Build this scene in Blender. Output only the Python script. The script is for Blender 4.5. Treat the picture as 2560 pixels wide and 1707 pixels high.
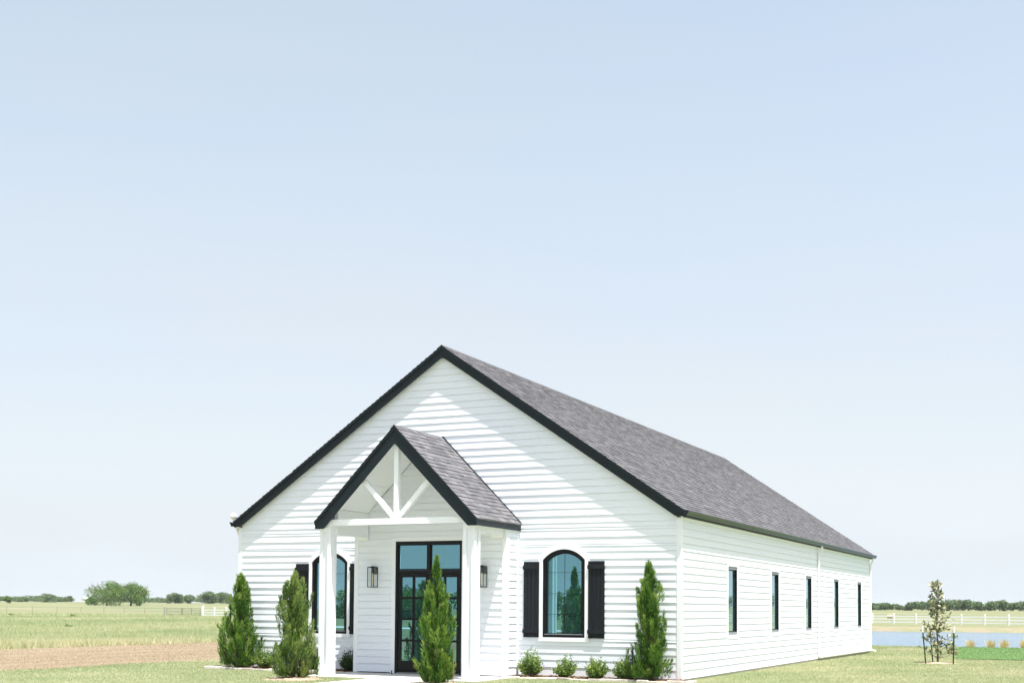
import bpy, math, random
import numpy as np
from mathutils import Matrix, Vector

for o in list(bpy.data.objects):
    bpy.data.objects.remove(o)
S = bpy.context.scene
COL = S.collection
random.seed(7)
RNG = np.random.default_rng(11)

# ---------------------------------------------------------------- camera
CAM = Vector((14.996, -28.138, 1.577))
YAW, PITCH, ROLL = -0.4355, 0.0468, 0.0073
FPX = 3220.2                                   # focal length in pixels of a 2560 wide frame
fw = Vector((math.sin(YAW)*math.cos(PITCH), math.cos(YAW)*math.cos(PITCH), math.sin(PITCH)))
rt = Vector((math.cos(YAW), -math.sin(YAW), 0))
up = rt.cross(fw)
rt, up = rt*math.cos(ROLL) + up*math.sin(ROLL), up*math.cos(ROLL) - rt*math.sin(ROLL)
cam_d = bpy.data.cameras.new('camera')
cam = bpy.data.objects.new('camera', cam_d)
COL.objects.link(cam)
cam.matrix_world = Matrix(((rt.x, up.x, -fw.x, CAM.x), (rt.y, up.y, -fw.y, CAM.y), (rt.z, up.z, -fw.z, CAM.z), (0, 0, 0, 1)))
cam_d.sensor_fit = 'HORIZONTAL'
cam_d.sensor_width = 36.0
cam_d.lens = FPX/2560*36
cam_d.shift_y = (1369.75-853.5)/2560
cam_d.clip_start = 0.1
cam_d.clip_end = 12000
S.camera = cam

# ---------------------------------------------------------------- light
SUN = Vector((0.2527, -0.125, 1.0)).normalized()
ELEV = math.asin(SUN.z)
AZ = math.atan2(SUN.x, SUN.y)
w = bpy.data.worlds.new('World')
S.world = w
w.use_nodes = True
nt = w.node_tree
nt.nodes.clear()
out = nt.nodes.new('ShaderNodeOutputWorld')
bg = nt.nodes.new('ShaderNodeBackground')
sky = nt.nodes.new('ShaderNodeTexSky')
sky.sky_type = 'NISHITA'
sky.sun_disc = False
sky.sun_elevation = ELEV
sky.sun_rotation = AZ
sky.altitude = 100
sky.air_density = 1.0
sky.dust_density = 5.0
sky.ozone_density = 1.5
# thin high veil of cloud: a milky layer over the clear sky, slightly uneven
tc = nt.nodes.new('ShaderNodeTexCoord')
mp = nt.nodes.new('ShaderNodeMapping')
mp.inputs['Scale'].default_value = (1.0, 1.0, 4.5)
mp.inputs['Rotation'].default_value = (0.1, 0.18, 0)
nz = nt.nodes.new('ShaderNodeTexNoise')
nz.inputs['Scale'].default_value = 1.7
nz.inputs['Detail'].default_value = 4
nz.inputs['Roughness'].default_value = 0.5
rmp = nt.nodes.new('ShaderNodeMapRange')
rmp.inputs['From Min'].default_value = 0.3
rmp.inputs['From Max'].default_value = 0.75
rmp.inputs['To Min'].default_value = -0.13
rmp.inputs['To Max'].default_value = 0.13
mix = nt.nodes.new('ShaderNodeMix')
mix.data_type = 'RGBA'
sepz = nt.nodes.new('ShaderNodeSeparateXYZ')
nt.links.new(tc.outputs['Generated'], sepz.inputs[0])
veil = nt.nodes.new('ShaderNodeValToRGB')          # haze is milkier towards the horizon
ve = veil.color_ramp.elements
for _ in range(4):
    ve.new(0.5)
for e_, (p_, c_) in zip(ve, ((0.0, (0.535, 0.580, 0.622)), (0.1, (0.535, 0.575, 0.608)), (0.22, (0.500, 0.520, 0.528)), (0.306, (0.478, 0.512, 0.506)), (0.42, (0.420, 0.472, 0.475)), (1.0, (0.36, 0.45, 0.56)))):
    e_.position = p_
    e_.color = (*c_, 1)
nt.links.new(sepz.outputs['Z'], veil.inputs['Fac'])
vm = nt.nodes.new('ShaderNodeVectorMath')
vm.operation = 'SCALE'
vm.inputs['Scale'].default_value = 5.0
nt.links.new(veil.outputs['Color'], vm.inputs[0])
nt.links.new(vm.outputs[0], mix.inputs['B'])
nt.links.new(tc.outputs['Generated'], mp.inputs['Vector'])
nt.links.new(mp.outputs[0], nz.inputs['Vector'])
nt.links.new(nz.outputs['Fac'], rmp.inputs['Value'])
thick = nt.nodes.new('ShaderNodeValToRGB')         # the veil is seen through more air towards the horizon
te = thick.color_ramp.elements
for _ in range(3):
    te.new(0.5)
for e_, (p_, f_) in zip(te, ((0.0, 0.99), (0.1, 0.83), (0.22, 0.675), (0.42, 0.575), (1.0, 0.53))):
    e_.position = p_
    e_.color = (f_, f_, f_, 1)
nt.links.new(sepz.outputs['Z'], thick.inputs['Fac'])
vadd = nt.nodes.new('ShaderNodeMath')
vadd.operation = 'ADD'
vadd.use_clamp = True
nt.links.new(thick.outputs['Color'], vadd.inputs[0])
nt.links.new(rmp.outputs[0], vadd.inputs[1])
nt.links.new(vadd.outputs[0], mix.inputs['Factor'])
nt.links.new(sky.outputs[0], mix.inputs['A'])
nt.links.new(mix.outputs['Result'], bg.inputs['Color'])
bg.inputs['Strength'].default_value = 0.109
nt.links.new(bg.outputs[0], out.inputs['Surface'])

sun_d = bpy.data.lights.new('sun', 'SUN')
sun_d.energy = 3.7
sun_d.angle = math.radians(0.53)
sun_d.color = (1.0, 0.97, 0.93)
sun = bpy.data.objects.new('sun', sun_d)
COL.objects.link(sun)
sun.rotation_euler = (-SUN).to_track_quat('-Z', 'Y').to_euler()

S.view_settings.view_transform = 'Standard'
S.view_settings.look = 'None'
S.view_settings.exposure = 1.55
S.view_settings.gamma = 1.0
S.view_settings.use_curve_mapping = False
S.render.engine = 'CYCLES'
S.render.resolution_x, S.render.resolution_y = 1024, 682

# ---------------------------------------------------------------- helpers
def lin(r, g, b):
    f = lambda c: (c/255/12.92) if c/255 <= 0.04045 else ((c/255+0.055)/1.055)**2.4
    return (f(r), f(g), f(b), 1)

class Mat:
    """small wrapper for building node materials"""
    def __init__(s, name):
        s.m = bpy.data.materials.new(name)
        s.m.use_nodes = True
        s.t = s.m.node_tree
        s.t.nodes.clear()
        s.o = s.t.nodes.new('ShaderNodeOutputMaterial')
    def n(s, kind, **kw):
        x = s.t.nodes.new('ShaderNode'+kind)
        for k, v in kw.items():
            if k.startswith('i_'):
                x.inputs[k[2:].replace('_', ' ')].default_value = v
            else:
                setattr(x, k, v)
        return x
    def l(s, a, b):
        s.t.links.new(a, b)
    def noise(s, scale, detail=3, rough=0.55, vec=None, stretch=None):
        x = s.n('TexNoise')
        x.inputs['Scale'].default_value = scale
        x.inputs['Detail'].default_value = detail
        x.inputs['Roughness'].default_value = rough
        if stretch is not None:
            mpn = s.n('Mapping')
            mpn.inputs['Scale'].default_value = stretch
            s.l(vec, mpn.inputs['Vector'])
            s.l(mpn.outputs[0], x.inputs['Vector'])
        elif vec is not None:
            s.l(vec, x.inputs['Vector'])
        return x.outputs['Fac']
    def ramp(s, fac, stops):
        r = s.n('ValToRGB')
        e = r.color_ramp.elements
        while len(e) < len(stops):
            e.new(0.5)
        for k, (p, c) in enumerate(stops):
            e[k].position = p
            e[k].color = c if len(c) == 4 else (*c, 1)
        s.l(fac, r.inputs['Fac'])
        return r.outputs['Color']
    def mix(s, fac, a, b, mode='MIX'):
        x = s.n('Mix', data_type='RGBA', blend_type=mode)
        for key, v in (('Factor', fac), ('A', a), ('B', b)):
            if isinstance(v, (int, float, tuple)):
                x.inputs[key].default_value = v if not isinstance(v, tuple) else (v if len(v) == 4 else (*v, 1))
            else:
                s.l(v, x.inputs[key])
        return x.outputs['Result']
    def math(s, op, a, b=None, clamp=False):
        x = s.n('Math', operation=op, use_clamp=clamp)
        for k, v in enumerate((a, b)):
            if v is None:
                continue
            if isinstance(v, (int, float)):
                x.inputs[k].default_value = v
            else:
                s.l(v, x.inputs[k])
        return x.outputs[0]
    def pos(s):
        return s.n('NewGeometry').outputs['Position']
    def bump(s, h, strength, dist=0.01):
        b = s.n('Bump')
        b.inputs['Strength'].default_value = strength
        b.inputs['Distance'].default_value = dist
        s.l(h, b.inputs['Height'])
        return b.outputs['Normal']
    def principled(s, col, rough=0.6, spec=0.4, normal=None, metal=0):
        p = s.n('BsdfPrincipled')
        if isinstance(col, tuple):
            p.inputs['Base Color'].default_value = col if len(col) == 4 else (*col, 1)
        else:
            s.l(col, p.inputs['Base Color'])
        if isinstance(rough, (int, float)):
            p.inputs['Roughness'].default_value = rough
        else:
            s.l(rough, p.inputs['Roughness'])
        p.inputs['Specular IOR Level'].default_value = spec
        p.inputs['Metallic'].default_value = metal
        if normal is not None:
            s.l(normal, p.inputs['Normal'])
        s.l(p.outputs[0], s.o.inputs['Surface'])
        return s.m

def paint(name, col, rough=0.5, spec=0.4, var=0.05, grain=(0.4, 0.4, 6), bump=0.15):
    m = Mat(name)
    p = m.pos()
    n1 = m.noise(2.0, 3, 0.6, p)
    c = m.mix(n1, tuple(x*(1-var) for x in col[:3]), tuple(min(1, x*(1+var)) for x in col[:3]))
    oi = m.n('ObjectInfo')
    v = m.math('MULTIPLY_ADD', oi.outputs['Random'], var)
    v.node.inputs[2].default_value = 1-var
    cc = m.n('CombineColor')
    for k in range(3):
        m.l(v, cc.inputs[k])
    c = m.mix(1.0, c, cc.outputs[0], 'MULTIPLY')
    n2 = m.noise(14, 4, 0.6, p, grain)
    return m.principled(c, rough, spec, m.bump(n2, bump, 0.004))

def leaf_mat(name, stops, transl=0.3, rough=0.5, tint=True, gloss=0.25):
    m = Mat(name)
    g = m.n('NewGeometry')
    f = g.outputs['Random Per Island']
    if tint:
        a = m.n('Attribute', attribute_name='tint')
        f = m.math('ADD', m.math('MULTIPLY', f, 0.45), m.math('MULTIPLY', a.outputs['Fac'], 0.55))
    c = m.ramp(f, stops)
    p = m.n('BsdfPrincipled')
    m.l(c, p.inputs['Base Color'])
    p.inputs['Roughness'].default_value = rough
    p.inputs['Specular IOR Level'].default_value = gloss
    t = m.n('BsdfTranslucent')
    c2 = m.mix(1.0, c, (1.0, 1.15, 0.55, 1), 'MULTIPLY')
    m.l(c2, t.inputs['Color'])
    x = m.n('MixShader')
    x.inputs[0].default_value = transl
    m.l(p.outputs[0], x.inputs[1])
    m.l(t.outputs[0], x.inputs[2])
    m.l(x.outputs[0], m.o.inputs['Surface'])
    return m.m

class MB:
    """collects vertices and faces of one mesh"""
    def __init__(s):
        s.v, s.f = [], []
    def add(s, vs, fs):
        b = len(s.v)
        s.v += [tuple(x) for x in vs]
        s.f += [tuple(i+b for i in f) for f in fs]
        return s
    def box(s, x0, x1, y0, y1, z0, z1):
        return s.add([(x0, y0, z0), (x1, y0, z0), (x1, y1, z0), (x0, y1, z0), (x0, y0, z1), (x1, y0, z1), (x1, y1, z1), (x0, y1, z1)],
                     [(0, 3, 2, 1), (4, 5, 6, 7), (0, 1, 5, 4), (1, 2, 6, 5), (2, 3, 7, 6), (3, 0, 4, 7)])
    def prism(s, poly, a0, a1, put):
        """poly: 2-d outline (ccw) extruded from a0 to a1; put(u, v, a) -> xyz"""
        n = len(poly)
        vs = [put(u, v, a0) for u, v in poly] + [put(u, v, a1) for u, v in poly]
        fs = [tuple(range(n))[::-1], tuple(range(n, 2*n))] + [(k, (k+1) % n, n+(k+1) % n, n+k) for k in range(n)]
        return s.add(vs, fs)
    def tube(s, pts, rad, seg=8, cap=True):
        pts = [Vector(p) for p in pts]
        rad = rad if isinstance(rad, (list, tuple)) else [rad]*len(pts)
        rings = []
        for i, p in enumerate(pts):
            d = (pts[min(i+1, len(pts)-1)] - pts[max(i-1, 0)]).normalized()
            a = d.cross(Vector((0.31, 0.2, 1)) if abs(d.z) < 0.95 else Vector((1, 0.1, 0))).normalized()
            b = d.cross(a)
            rings.append([p + (a*math.cos(t) + b*math.sin(t))*rad[i] for t in [2*math.pi*k/seg for k in range(seg)]])
        vs = [q for r in rings for q in r]
        fs = [(i*seg+k, i*seg+(k+1) % seg, (i+1)*seg+(k+1) % seg, (i+1)*seg+k) for i in range(len(pts)-1) for k in range(seg)]
        if cap:
            fs += [tuple(range(seg))[::-1], tuple(range((len(pts)-1)*seg, len(pts)*seg))]
        return s.add(vs, fs)
    def sweep(s, pts, wx, wy, fwd=(1, 0, 0)):
        """rectangular pipe through points; first axis across = fwd"""
        rings = []
        pts = [Vector(p) for p in pts]
        for i, p in enumerate(pts):
            d = (pts[min(i+1, len(pts)-1)] - pts[max(i-1, 0)]).normalized()
            a = Vector(fwd)
            a = (a - d*a.dot(d))
            a = a.normalized() if a.length > 1e-4 else Vector((0, 1, 0))
            b = d.cross(a)
            rings.append([p + a*sx*wx/2 + b*sy*wy/2 for sx, sy in ((-1, -1), (1, -1), (1, 1), (-1, 1))])
        vs = [q for r in rings for q in r]
        fs = [(i*4+k, i*4+(k+1) % 4, (i+1)*4+(k+1) % 4, (i+1)*4+k) for i in range(len(pts)-1) for k in range(4)]
        fs += [(3, 2, 1, 0), tuple(range(len(vs)-4, len(vs)))]
        return s.add(vs, fs)
    def build(s, name, mat, parent=None, smooth=False, bevel=0):
        me = bpy.data.meshes.new(name)
        me.from_pydata(s.v, [], s.f)
        me.update()
        o = link(name, me, mat, parent)
        fix_normals(me)
        if smooth:
            me.polygons.foreach_set('use_smooth', [True]*len(me.polygons))
        if bevel:
            b = o.modifiers.new('bevel', 'BEVEL')
            b.width = bevel
            b.segments = 2
            b.limit_method = 'ANGLE'
        return o

def fix_normals(me):
    import bmesh
    bm = bmesh.new()
    bm.from_mesh(me)
    bmesh.ops.recalc_face_normals(bm, faces=bm.faces)
    bm.to_mesh(me)
    bm.free()

def link(name, me, mat, parent=None):
    o = bpy.data.objects.new(name, me)
    if me is not None and mat is not None and not me.materials:
        me.materials.append(mat)
    COL.objects.link(o)
    if parent is not None:
        o.parent = parent
    return o

def np_mesh(name, verts, faces, mat, parent=None, tint=None):
    """verts (N,3) array; faces (M,k) array"""
    me = bpy.data.meshes.new(name)
    verts = np.asarray(verts, np.float32)
    faces = np.asarray(faces, np.int32)
    k = faces.shape[1]
    me.vertices.add(len(verts))
    me.vertices.foreach_set('co', verts.ravel())
    me.loops.add(faces.size)
    me.loops.foreach_set('vertex_index', faces.ravel())
    me.polygons.add(len(faces))
    me.polygons.foreach_set('loop_start', np.arange(0, faces.size, k, dtype=np.int32))
    me.update(calc_edges=True)
    if tint is not None:
        a = me.attributes.new('tint', 'FLOAT', 'POINT')
        a.data.foreach_set('value', np.asarray(tint, np.float32))
    return link(name, me, mat, parent)

def tag(o, label=None, cat=None, group=None, kind=None):
    for k, v in (('label', label), ('category', cat), ('group', group), ('kind', kind)):
        if v is not None:
            o[k] = v
    return o

def empty(name, loc=(0, 0, 0), rz=0.0):
    o = bpy.data.objects.new(name, None)
    o.location = loc
    o.rotation_euler = (0, 0, rz)
    COL.objects.link(o)
    return o

def copy_tree(o, parent=None):
    c = o.copy()
    COL.objects.link(c)
    c.parent = parent
    for ch in list(o.children):
        copy_tree(ch, c)
    return c

def norm(a):
    return a/np.maximum(np.linalg.norm(a, axis=-1, keepdims=True), 1e-9)

# ---------------------------------------------------------------- terrain
def sstep(a, b, x):
    t = np.clip((x-a)/(b-a), 0, 1)
    return t*t*(3-2*t)

WATER_Z = -0.45
def terrain(x, y):
    x, y = np.asarray(x, float), np.asarray(y, float)
    dx, dy = x-CAM.x, y-CAM.y
    d = np.hypot(dx, dy)
    front = sstep(-0.2, 0.5, dy/np.maximum(d, 1))
    z = -0.05 - 0.05*sstep(6, 30, np.hypot(x, y))
    z = z + 0.008*np.clip(d-200, 0, 420)*front
    z = z + 0.05*np.sin(x*0.031+1)*np.sin(y*0.027)*sstep(45, 120, np.hypot(x, y))
    wob = 0.8*np.sin(x*0.35)+0.5*np.sin(x*0.9+1)
    sd = np.minimum(np.minimum(y-39.5+0.4*wob, 107.5-y+wob), np.minimum(15.5-x+0.8*np.sin(y*0.2), x+30))
    z = z + (-1.15)*sstep(-3.2, 3.5, sd)
    # worn bank on the far shore
    z = z + 0.12*sstep(108, 114, y)*(1-sstep(118, 150, y))*sstep(-60, -40, x)*(1-sstep(15, 40, x))
    return z

def tz(x, y):
    return float(terrain(x, y))

def at_ground(u, dist):
    """point on the ground at a bearing (given as a column of the 2560 px wide photo) and a distance"""
    r = rt*((u-1280)/FPX) + fw
    h = Vector((r.x, r.y, 0)).normalized()
    p = Vector((CAM.x, CAM.y, 0)) + h*dist
    p.z = tz(p.x, p.y)
    return p

# ---------------------------------------------------------------- materials
M = {}
M['siding'] = paint('white_siding', (0.815, 0.845, 0.91), 0.55, 0.3, 0.02, (0.5, 0.5, 8), 0.25)
M['trim'] = paint('white_trim', (0.845, 0.865, 0.905), 0.5, 0.35, 0.015, (3, 3, 0.6), 0.12)
M['dark'] = paint('charcoal_trim', (0.009, 0.0165, 0.0205), 0.45, 0.25, 0.12, (1, 1, 1), 0.1)
M['gutter'] = paint('gutter_metal', (0.012, 0.022, 0.021), 0.3, 0.4, 0.08, (1, 1, 1), 0.03)
M['black'] = paint('black_frame', (0.0045, 0.0052, 0.0065), 0.35, 0.25, 0.1, (1, 1, 1), 0.03)
M['bronze'] = paint('grey_sill_metal', (0.24, 0.265, 0.30), 0.4, 0.5, 0.05, (1, 1, 1), 0.03)
M['shutter'] = paint('shutter_stain', (0.012, 0.0145, 0.019), 0.6, 0.2, 0.18, (4, 4, 0.5), 0.5)
M['vinyl'] = paint('white_vinyl', (0.86, 0.86, 0.85), 0.4, 0.4, 0.02, (1, 1, 1), 0.03)
M['rust'] = paint('rusty_steel', (0.24, 0.12, 0.075), 0.8, 0.2, 0.2, (1, 1, 1), 0.4)
M['pipe'] = paint('grey_pipe', (0.13, 0.13, 0.125), 0.6, 0.4, 0.15, (1, 1, 1), 0.2)
M['zinc'] = paint('galvanised_pipe', (0.20, 0.205, 0.21), 0.45, 0.5, 0.1, (1, 1, 1), 0.2)
M['green_steel'] = paint('green_stake', (0.012, 0.035, 0.024), 0.5, 0.4, 0.1, (1, 1, 1), 0.1)
M['dark_steel'] = paint('dark_stake', (0.02, 0.018, 0.016), 0.6, 0.4, 0.2, (1, 1, 1), 0.1)
M['wood_post'] = paint('weathered_post', (0.34, 0.31, 0.29), 0.85, 0.2, 0.15, (3, 3, 0.5), 0.5)
M['bulb'] = paint('pale_bulb', (0.85, 0.72, 0.45), 0.3, 0.5, 0.02, (1, 1, 1), 0.0)
M['globe'] = paint('white_globe', (0.86, 0.86, 0.86), 0.25, 0.5, 0.01, (1, 1, 1), 0.0)
M['hay'] = paint('hay', (0.45, 0.36, 0.22), 0.95, 0.1, 0.2, (3, 3, 3), 0.9)

def shingle_mat(name, per_object):
    m = Mat(name)
    if per_object:
        f = m.n('ObjectInfo').outputs['Random']
    else:
        f = m.n('NewGeometry').outputs['Random Per Island']
    p = m.pos()
    blend = m.noise(5, 2, 0.5, p)
    ff = m.math('ADD', m.math('MULTIPLY', f, 0.75), m.math('MULTIPLY', blend, 0.25))
    c = m.ramp(ff, [(0.05, (0.082, 0.082, 0.087)), (0.35, (0.104, 0.104, 0.110)), (0.65, (0.130, 0.129, 0.136)), (0.95, (0.168, 0.164, 0.169))])
    gr = m.noise(260, 2, 0.7, p)
    c = m.mix(0.55, c, m.ramp(gr, [(0.3, (0.35, 0.35, 0.36)), (0.7, (1.0, 0.98, 0.98))]), 'MULTIPLY')
    c = m.mix(1.0, c, (1.12, 1.12, 1.14, 1), 'MULTIPLY')
    return m.principled(c, 0.9, 0.2, m.bump(gr, 0.5, 0.004))
M['shingle'] = shingle_mat('asphalt_shingle', False)
M['shingle_obj'] = shingle_mat('asphalt_shingle_single', True)

def glass_mat():
    m = Mat('tinted_glass')
    fr = m.n('Fresnel')
    fr.inputs['IOR'].default_value = 1.55
    n = m.noise(0.9, 1, 0.4, m.pos())
    bmp = m.bump(n, 0.018, 0.05)
    gl = m.n('BsdfGlossy')
    gl.inputs['Roughness'].default_value = 0.0
    m.l(bmp, gl.inputs['Normal'])
    c = m.mix(m.math('MULTIPLY', fr.outputs[0], 1.9, True), (0.090, 0.27, 0.32, 1), (0.85, 0.95, 0.97, 1))
    m.l(c, gl.inputs['Color'])
    df = m.n('BsdfDiffuse')
    df.inputs['Color'].default_value = (0.012, 0.03, 0.032, 1)
    ad = m.n('AddShader')
    m.l(gl.outputs[0], ad.inputs[0])
    m.l(df.outputs[0], ad.inputs[1])
    m.l(ad.outputs[0], m.o.inputs['Surface'])
    return m.m
M['glass'] = glass_mat()

def clear_glass():
    m = Mat('clear_glass')
    t = m.n('BsdfTransparent')
    t.inputs['Color'].default_value = (0.90, 0.93, 0.92, 1)
    gl = m.n('BsdfGlossy')
    gl.inputs['Roughness'].default_value = 0.02
    x = m.n('MixShader')
    x.inputs[0].default_value = 0.06
    m.l(t.outputs[0], x.inputs[1])
    m.l(gl.outputs[0], x.inputs[2])
    m.l(x.outputs[0], m.o.inputs['Surface'])
    return m.m
M['clear'] = clear_glass()

def concrete():
    m = Mat('concrete')
    p = m.pos()
    a = m.noise(1.3, 4, 0.6, p)
    b = m.noise(60, 3, 0.7, p)
    c = m.ramp(a, [(0.3, (0.50, 0.485, 0.46)), (0.7, (0.60, 0.585, 0.56))])
    c = m.mix(0.25, c, m.ramp(b, [(0.3, (0.6, 0.6, 0.6)), (0.7, (1, 1, 1))]), 'MULTIPLY')
    return m.principled(c, 0.85, 0.2, m.bump(b, 0.3, 0.003))
M['concrete'] = concrete()

def stone():
    m = Mat('limestone')
    p = m.pos()
    a = m.noise(7, 5, 0.65, p)
    oi = m.n('ObjectInfo').outputs['Random']
    c = m.ramp(m.math('ADD', m.math('MULTIPLY', a, 0.7), m.math('MULTIPLY', oi, 0.3)),
               [(0.25, (0.30, 0.27, 0.23)), (0.45, (0.52, 0.48, 0.42)), (0.75, (0.62, 0.58, 0.53))])
    return m.principled(c, 0.9, 0.2, m.bump(a, 0.9, 0.02))
M['stone'] = stone()

def mulch():
    m = Mat('mulch')
    p = m.pos()
    a = m.noise(30, 4, 0.7, p)
    r = m.n('NewGeometry').outputs['Random Per Island']
    c = m.ramp(m.math('ADD', m.math('MULTIPLY', a, 0.6), m.math('MULTIPLY', r, 0.4)),
               [(0.25, (0.05, 0.028, 0.018)), (0.5, (0.15, 0.085, 0.05)), (0.8, (0.30, 0.19, 0.11))])
    return m.principled(c, 0.95, 0.1, m.bump(a, 1.0, 0.03))
M['mulch'] = mulch()

def bark():
    m = Mat('bark')
    p = m.pos()
    a = m.noise(20, 4, 0.6, p, (1, 1, 0.3))
    c = m.ramp(a, [(0.3, (0.06, 0.045, 0.035)), (0.7, (0.17, 0.14, 0.115))])
    return m.principled(c, 0.9, 0.2, m.bump(a, 0.8, 0.02))
M['bark'] = bark()

def ground_mat():
    """grass ground: mown lawn by the house, a strip of cut hay, open pasture beyond, bare bank by the pond"""
    m = Mat('grass_ground')
    p = m.pos()
    sep = m.n('SeparateXYZ')
    m.l(p, sep.inputs[0])
    X, Y = sep.outputs[0], sep.outputs[1]
    fine = m.noise(9, 5, 0.7, p)
    mid = m.noise(0.55, 4, 0.6, p)
    big = m.noise(0.035, 4, 0.55, p)
    lawn = m.ramp(m.math('ADD', m.math('MULTIPLY', fine, 0.5), m.math('MULTIPLY', mid, 0.5)),
                  [(0.30, (0.125, 0.150, 0.070)), (0.48, (0.180, 0.200, 0.105)), (0.62, (0.245, 0.245, 0.145)), (0.8, (0.32, 0.29, 0.19))])
    streak = m.noise(1.0, 5, 0.7, p, (1.6, 0.06, 1))
    hay = m.ramp(m.math('ADD', m.math('MULTIPLY', streak, 0.65), m.math('MULTIPLY', fine, 0.35)),
                 [(0.32, (0.135, 0.100, 0.062)), (0.5, (0.19, 0.150, 0.100)), (0.66, (0.26, 0.215, 0.155))])
    band = m.noise(0.05, 5, 0.6, p, (0.35, 1.4, 1))
    fld = m.ramp(m.math('ADD', m.math('MULTIPLY', band, 0.7), m.math('MULTIPLY', mid, 0.3)),
                 [(0.36, (0.095, 0.125, 0.060)), (0.5, (0.150, 0.162, 0.088)), (0.64, (0.215, 0.195, 0.125))])
    wob = m.math('MULTIPLY', m.math('SUBTRACT', m.noise(0.6, 3, 0.6, p), 0.5), 2.2)
    xw = m.math('ADD', X, wob)
    def ss(v, a, b):
        r = m.n('MapRange', interpolation_type='SMOOTHSTEP')
        r.inputs['From Min'].default_value = a
        r.inputs['From Max'].default_value = b
        m.l(v, r.inputs['Value'])
        return r.outputs[0]
    c = m.mix(ss(xw, -10.7, -9.1), hay, lawn)
    c = m.mix(ss(xw, -23.7, -22.7), fld, c)
    far = ss(Y, 104, 108)
    c = m.mix(far, c, fld)
    bankn = m.noise(0.3, 5, 0.7, p)
    bank = m.math('MULTIPLY', m.math('MULTIPLY', ss(Y, 104, 107), m.math('SUBTRACT', 1.0, ss(Y, 112, 132))), ss(bankn, 0.45, 0.62))
    c = m.mix(bank, c, (0.21, 0.18, 0.125, 1))
    return m.principled(c, 0.95, 0.08, m.bump(fine, 0.6, 0.05))
M['ground'] = ground_mat()

def turf_mat():
    m = Mat('green_turf')
    p = m.pos()
    a = m.noise(5, 4, 0.7, p)
    c = m.ramp(a, [(0.3, (0.08, 0.150, 0.050)), (0.7, (0.12, 0.195, 0.070))])
    return m.principled(c, 0.95, 0.08, m.bump(a, 0.5, 0.03))
M['turf'] = turf_mat()

def water_mat():
    m = Mat('pond_water')
    p = m.pos()
    a = m.noise(1.4, 4, 0.6, p, (0.45, 1.6, 1))
    b = m.noise(6, 3, 0.6, p, (0.5, 1.5, 1))
    h = m.math('ADD', a, m.math('MULTIPLY', b, 0.3))
    return m.principled((0.05, 0.12, 0.19), 0.12, 0.45, m.bump(h, 0.55, 0.12))
M['water'] = water_mat()

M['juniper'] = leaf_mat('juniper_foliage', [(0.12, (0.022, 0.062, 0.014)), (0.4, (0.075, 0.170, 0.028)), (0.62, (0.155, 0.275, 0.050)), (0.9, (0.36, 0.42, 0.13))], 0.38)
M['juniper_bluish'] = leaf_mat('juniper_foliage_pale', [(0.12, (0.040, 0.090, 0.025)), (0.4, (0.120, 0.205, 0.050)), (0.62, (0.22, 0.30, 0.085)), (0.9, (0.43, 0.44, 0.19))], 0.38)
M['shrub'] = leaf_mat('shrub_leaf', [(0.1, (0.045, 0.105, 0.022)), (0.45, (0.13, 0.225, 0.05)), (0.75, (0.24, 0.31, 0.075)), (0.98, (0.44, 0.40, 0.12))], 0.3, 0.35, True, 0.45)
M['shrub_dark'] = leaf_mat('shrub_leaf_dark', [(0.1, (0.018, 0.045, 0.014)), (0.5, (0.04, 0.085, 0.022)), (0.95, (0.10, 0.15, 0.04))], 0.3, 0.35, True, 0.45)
M['magnolia'] = leaf_mat('magnolia_leaf', [(0.1, (0.05, 0.075, 0.03)), (0.4, (0.11, 0.15, 0.06)), (0.62, (0.26, 0.25, 0.13)), (0.82, (0.50, 0.44, 0.30)), (1.0, (0.70, 0.66, 0.56))], 0.2, 0.3, False, 0.6)
M['tree'] = leaf_mat('pasture_tree_leaf', [(0.1, (0.055, 0.115, 0.030)), (0.5, (0.125, 0.21, 0.055)), (0.9, (0.23, 0.31, 0.095))], 0.25)
M['far_tree'] = leaf_mat('hazed_tree_leaf', [(0.1, (0.06, 0.11, 0.055)), (0.5, (0.125, 0.185, 0.09)), (0.9, (0.22, 0.275, 0.145))], 0.2)  # paler leaf colour stands in for haze over the distant trees
M['blade'] = leaf_mat('lawn_blade', [(0.1, (0.18, 0.25, 0.125)), (0.4, (0.27, 0.315, 0.175)), (0.7, (0.40, 0.385, 0.26)), (0.95, (0.54, 0.475, 0.35))], 0.3)
M['tall'] = leaf_mat('tall_grass_blade', [(0.05, (0.21, 0.29, 0.135)), (0.35, (0.31, 0.37, 0.20)), (0.62, (0.44, 0.44, 0.275)), (0.92, (0.60, 0.52, 0.37))], 0.3)
M['stubble'] = leaf_mat('hay_stubble', [(0.1, (0.23, 0.172, 0.108)), (0.5, (0.315, 0.25, 0.165)), (0.95, (0.42, 0.35, 0.25))], 0.2)
M['turf_blade'] = leaf_mat('turf_blade', [(0.1, (0.10, 0.175, 0.065)), (0.9, (0.15, 0.225, 0.095))], 0.3, tint=False)
M['straw'] = leaf_mat('straw_tuft', [(0.1, (0.50, 0.38, 0.22)), (0.5, (0.66, 0.54, 0.36)), (0.95, (0.80, 0.72, 0.55))], 0.3, tint=False)

# ---------------------------------------------------------------- ground sheets
def axis_lines(lo, hi, dense0, dense1, step, extra=()):
    a = list(np.arange(dense0, dense1+0.01, step))
    g, v = step, dense1
    while v < hi:
        g *= 1.22
        v += g
        a.append(v)
    g, v = step, dense0
    while v > lo:
        g *= 1.22
        v -= g
        a.append(v)
    a = sorted(a+list(extra))
    o = [a[0]]
    for q in a[1:]:
        if q-o[-1] > 0.25 or q in extra:
            if q in extra and q-o[-1] <= 0.25:
                o[-1] = q
            else:
                o.append(q)
    return np.array(o)

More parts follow.
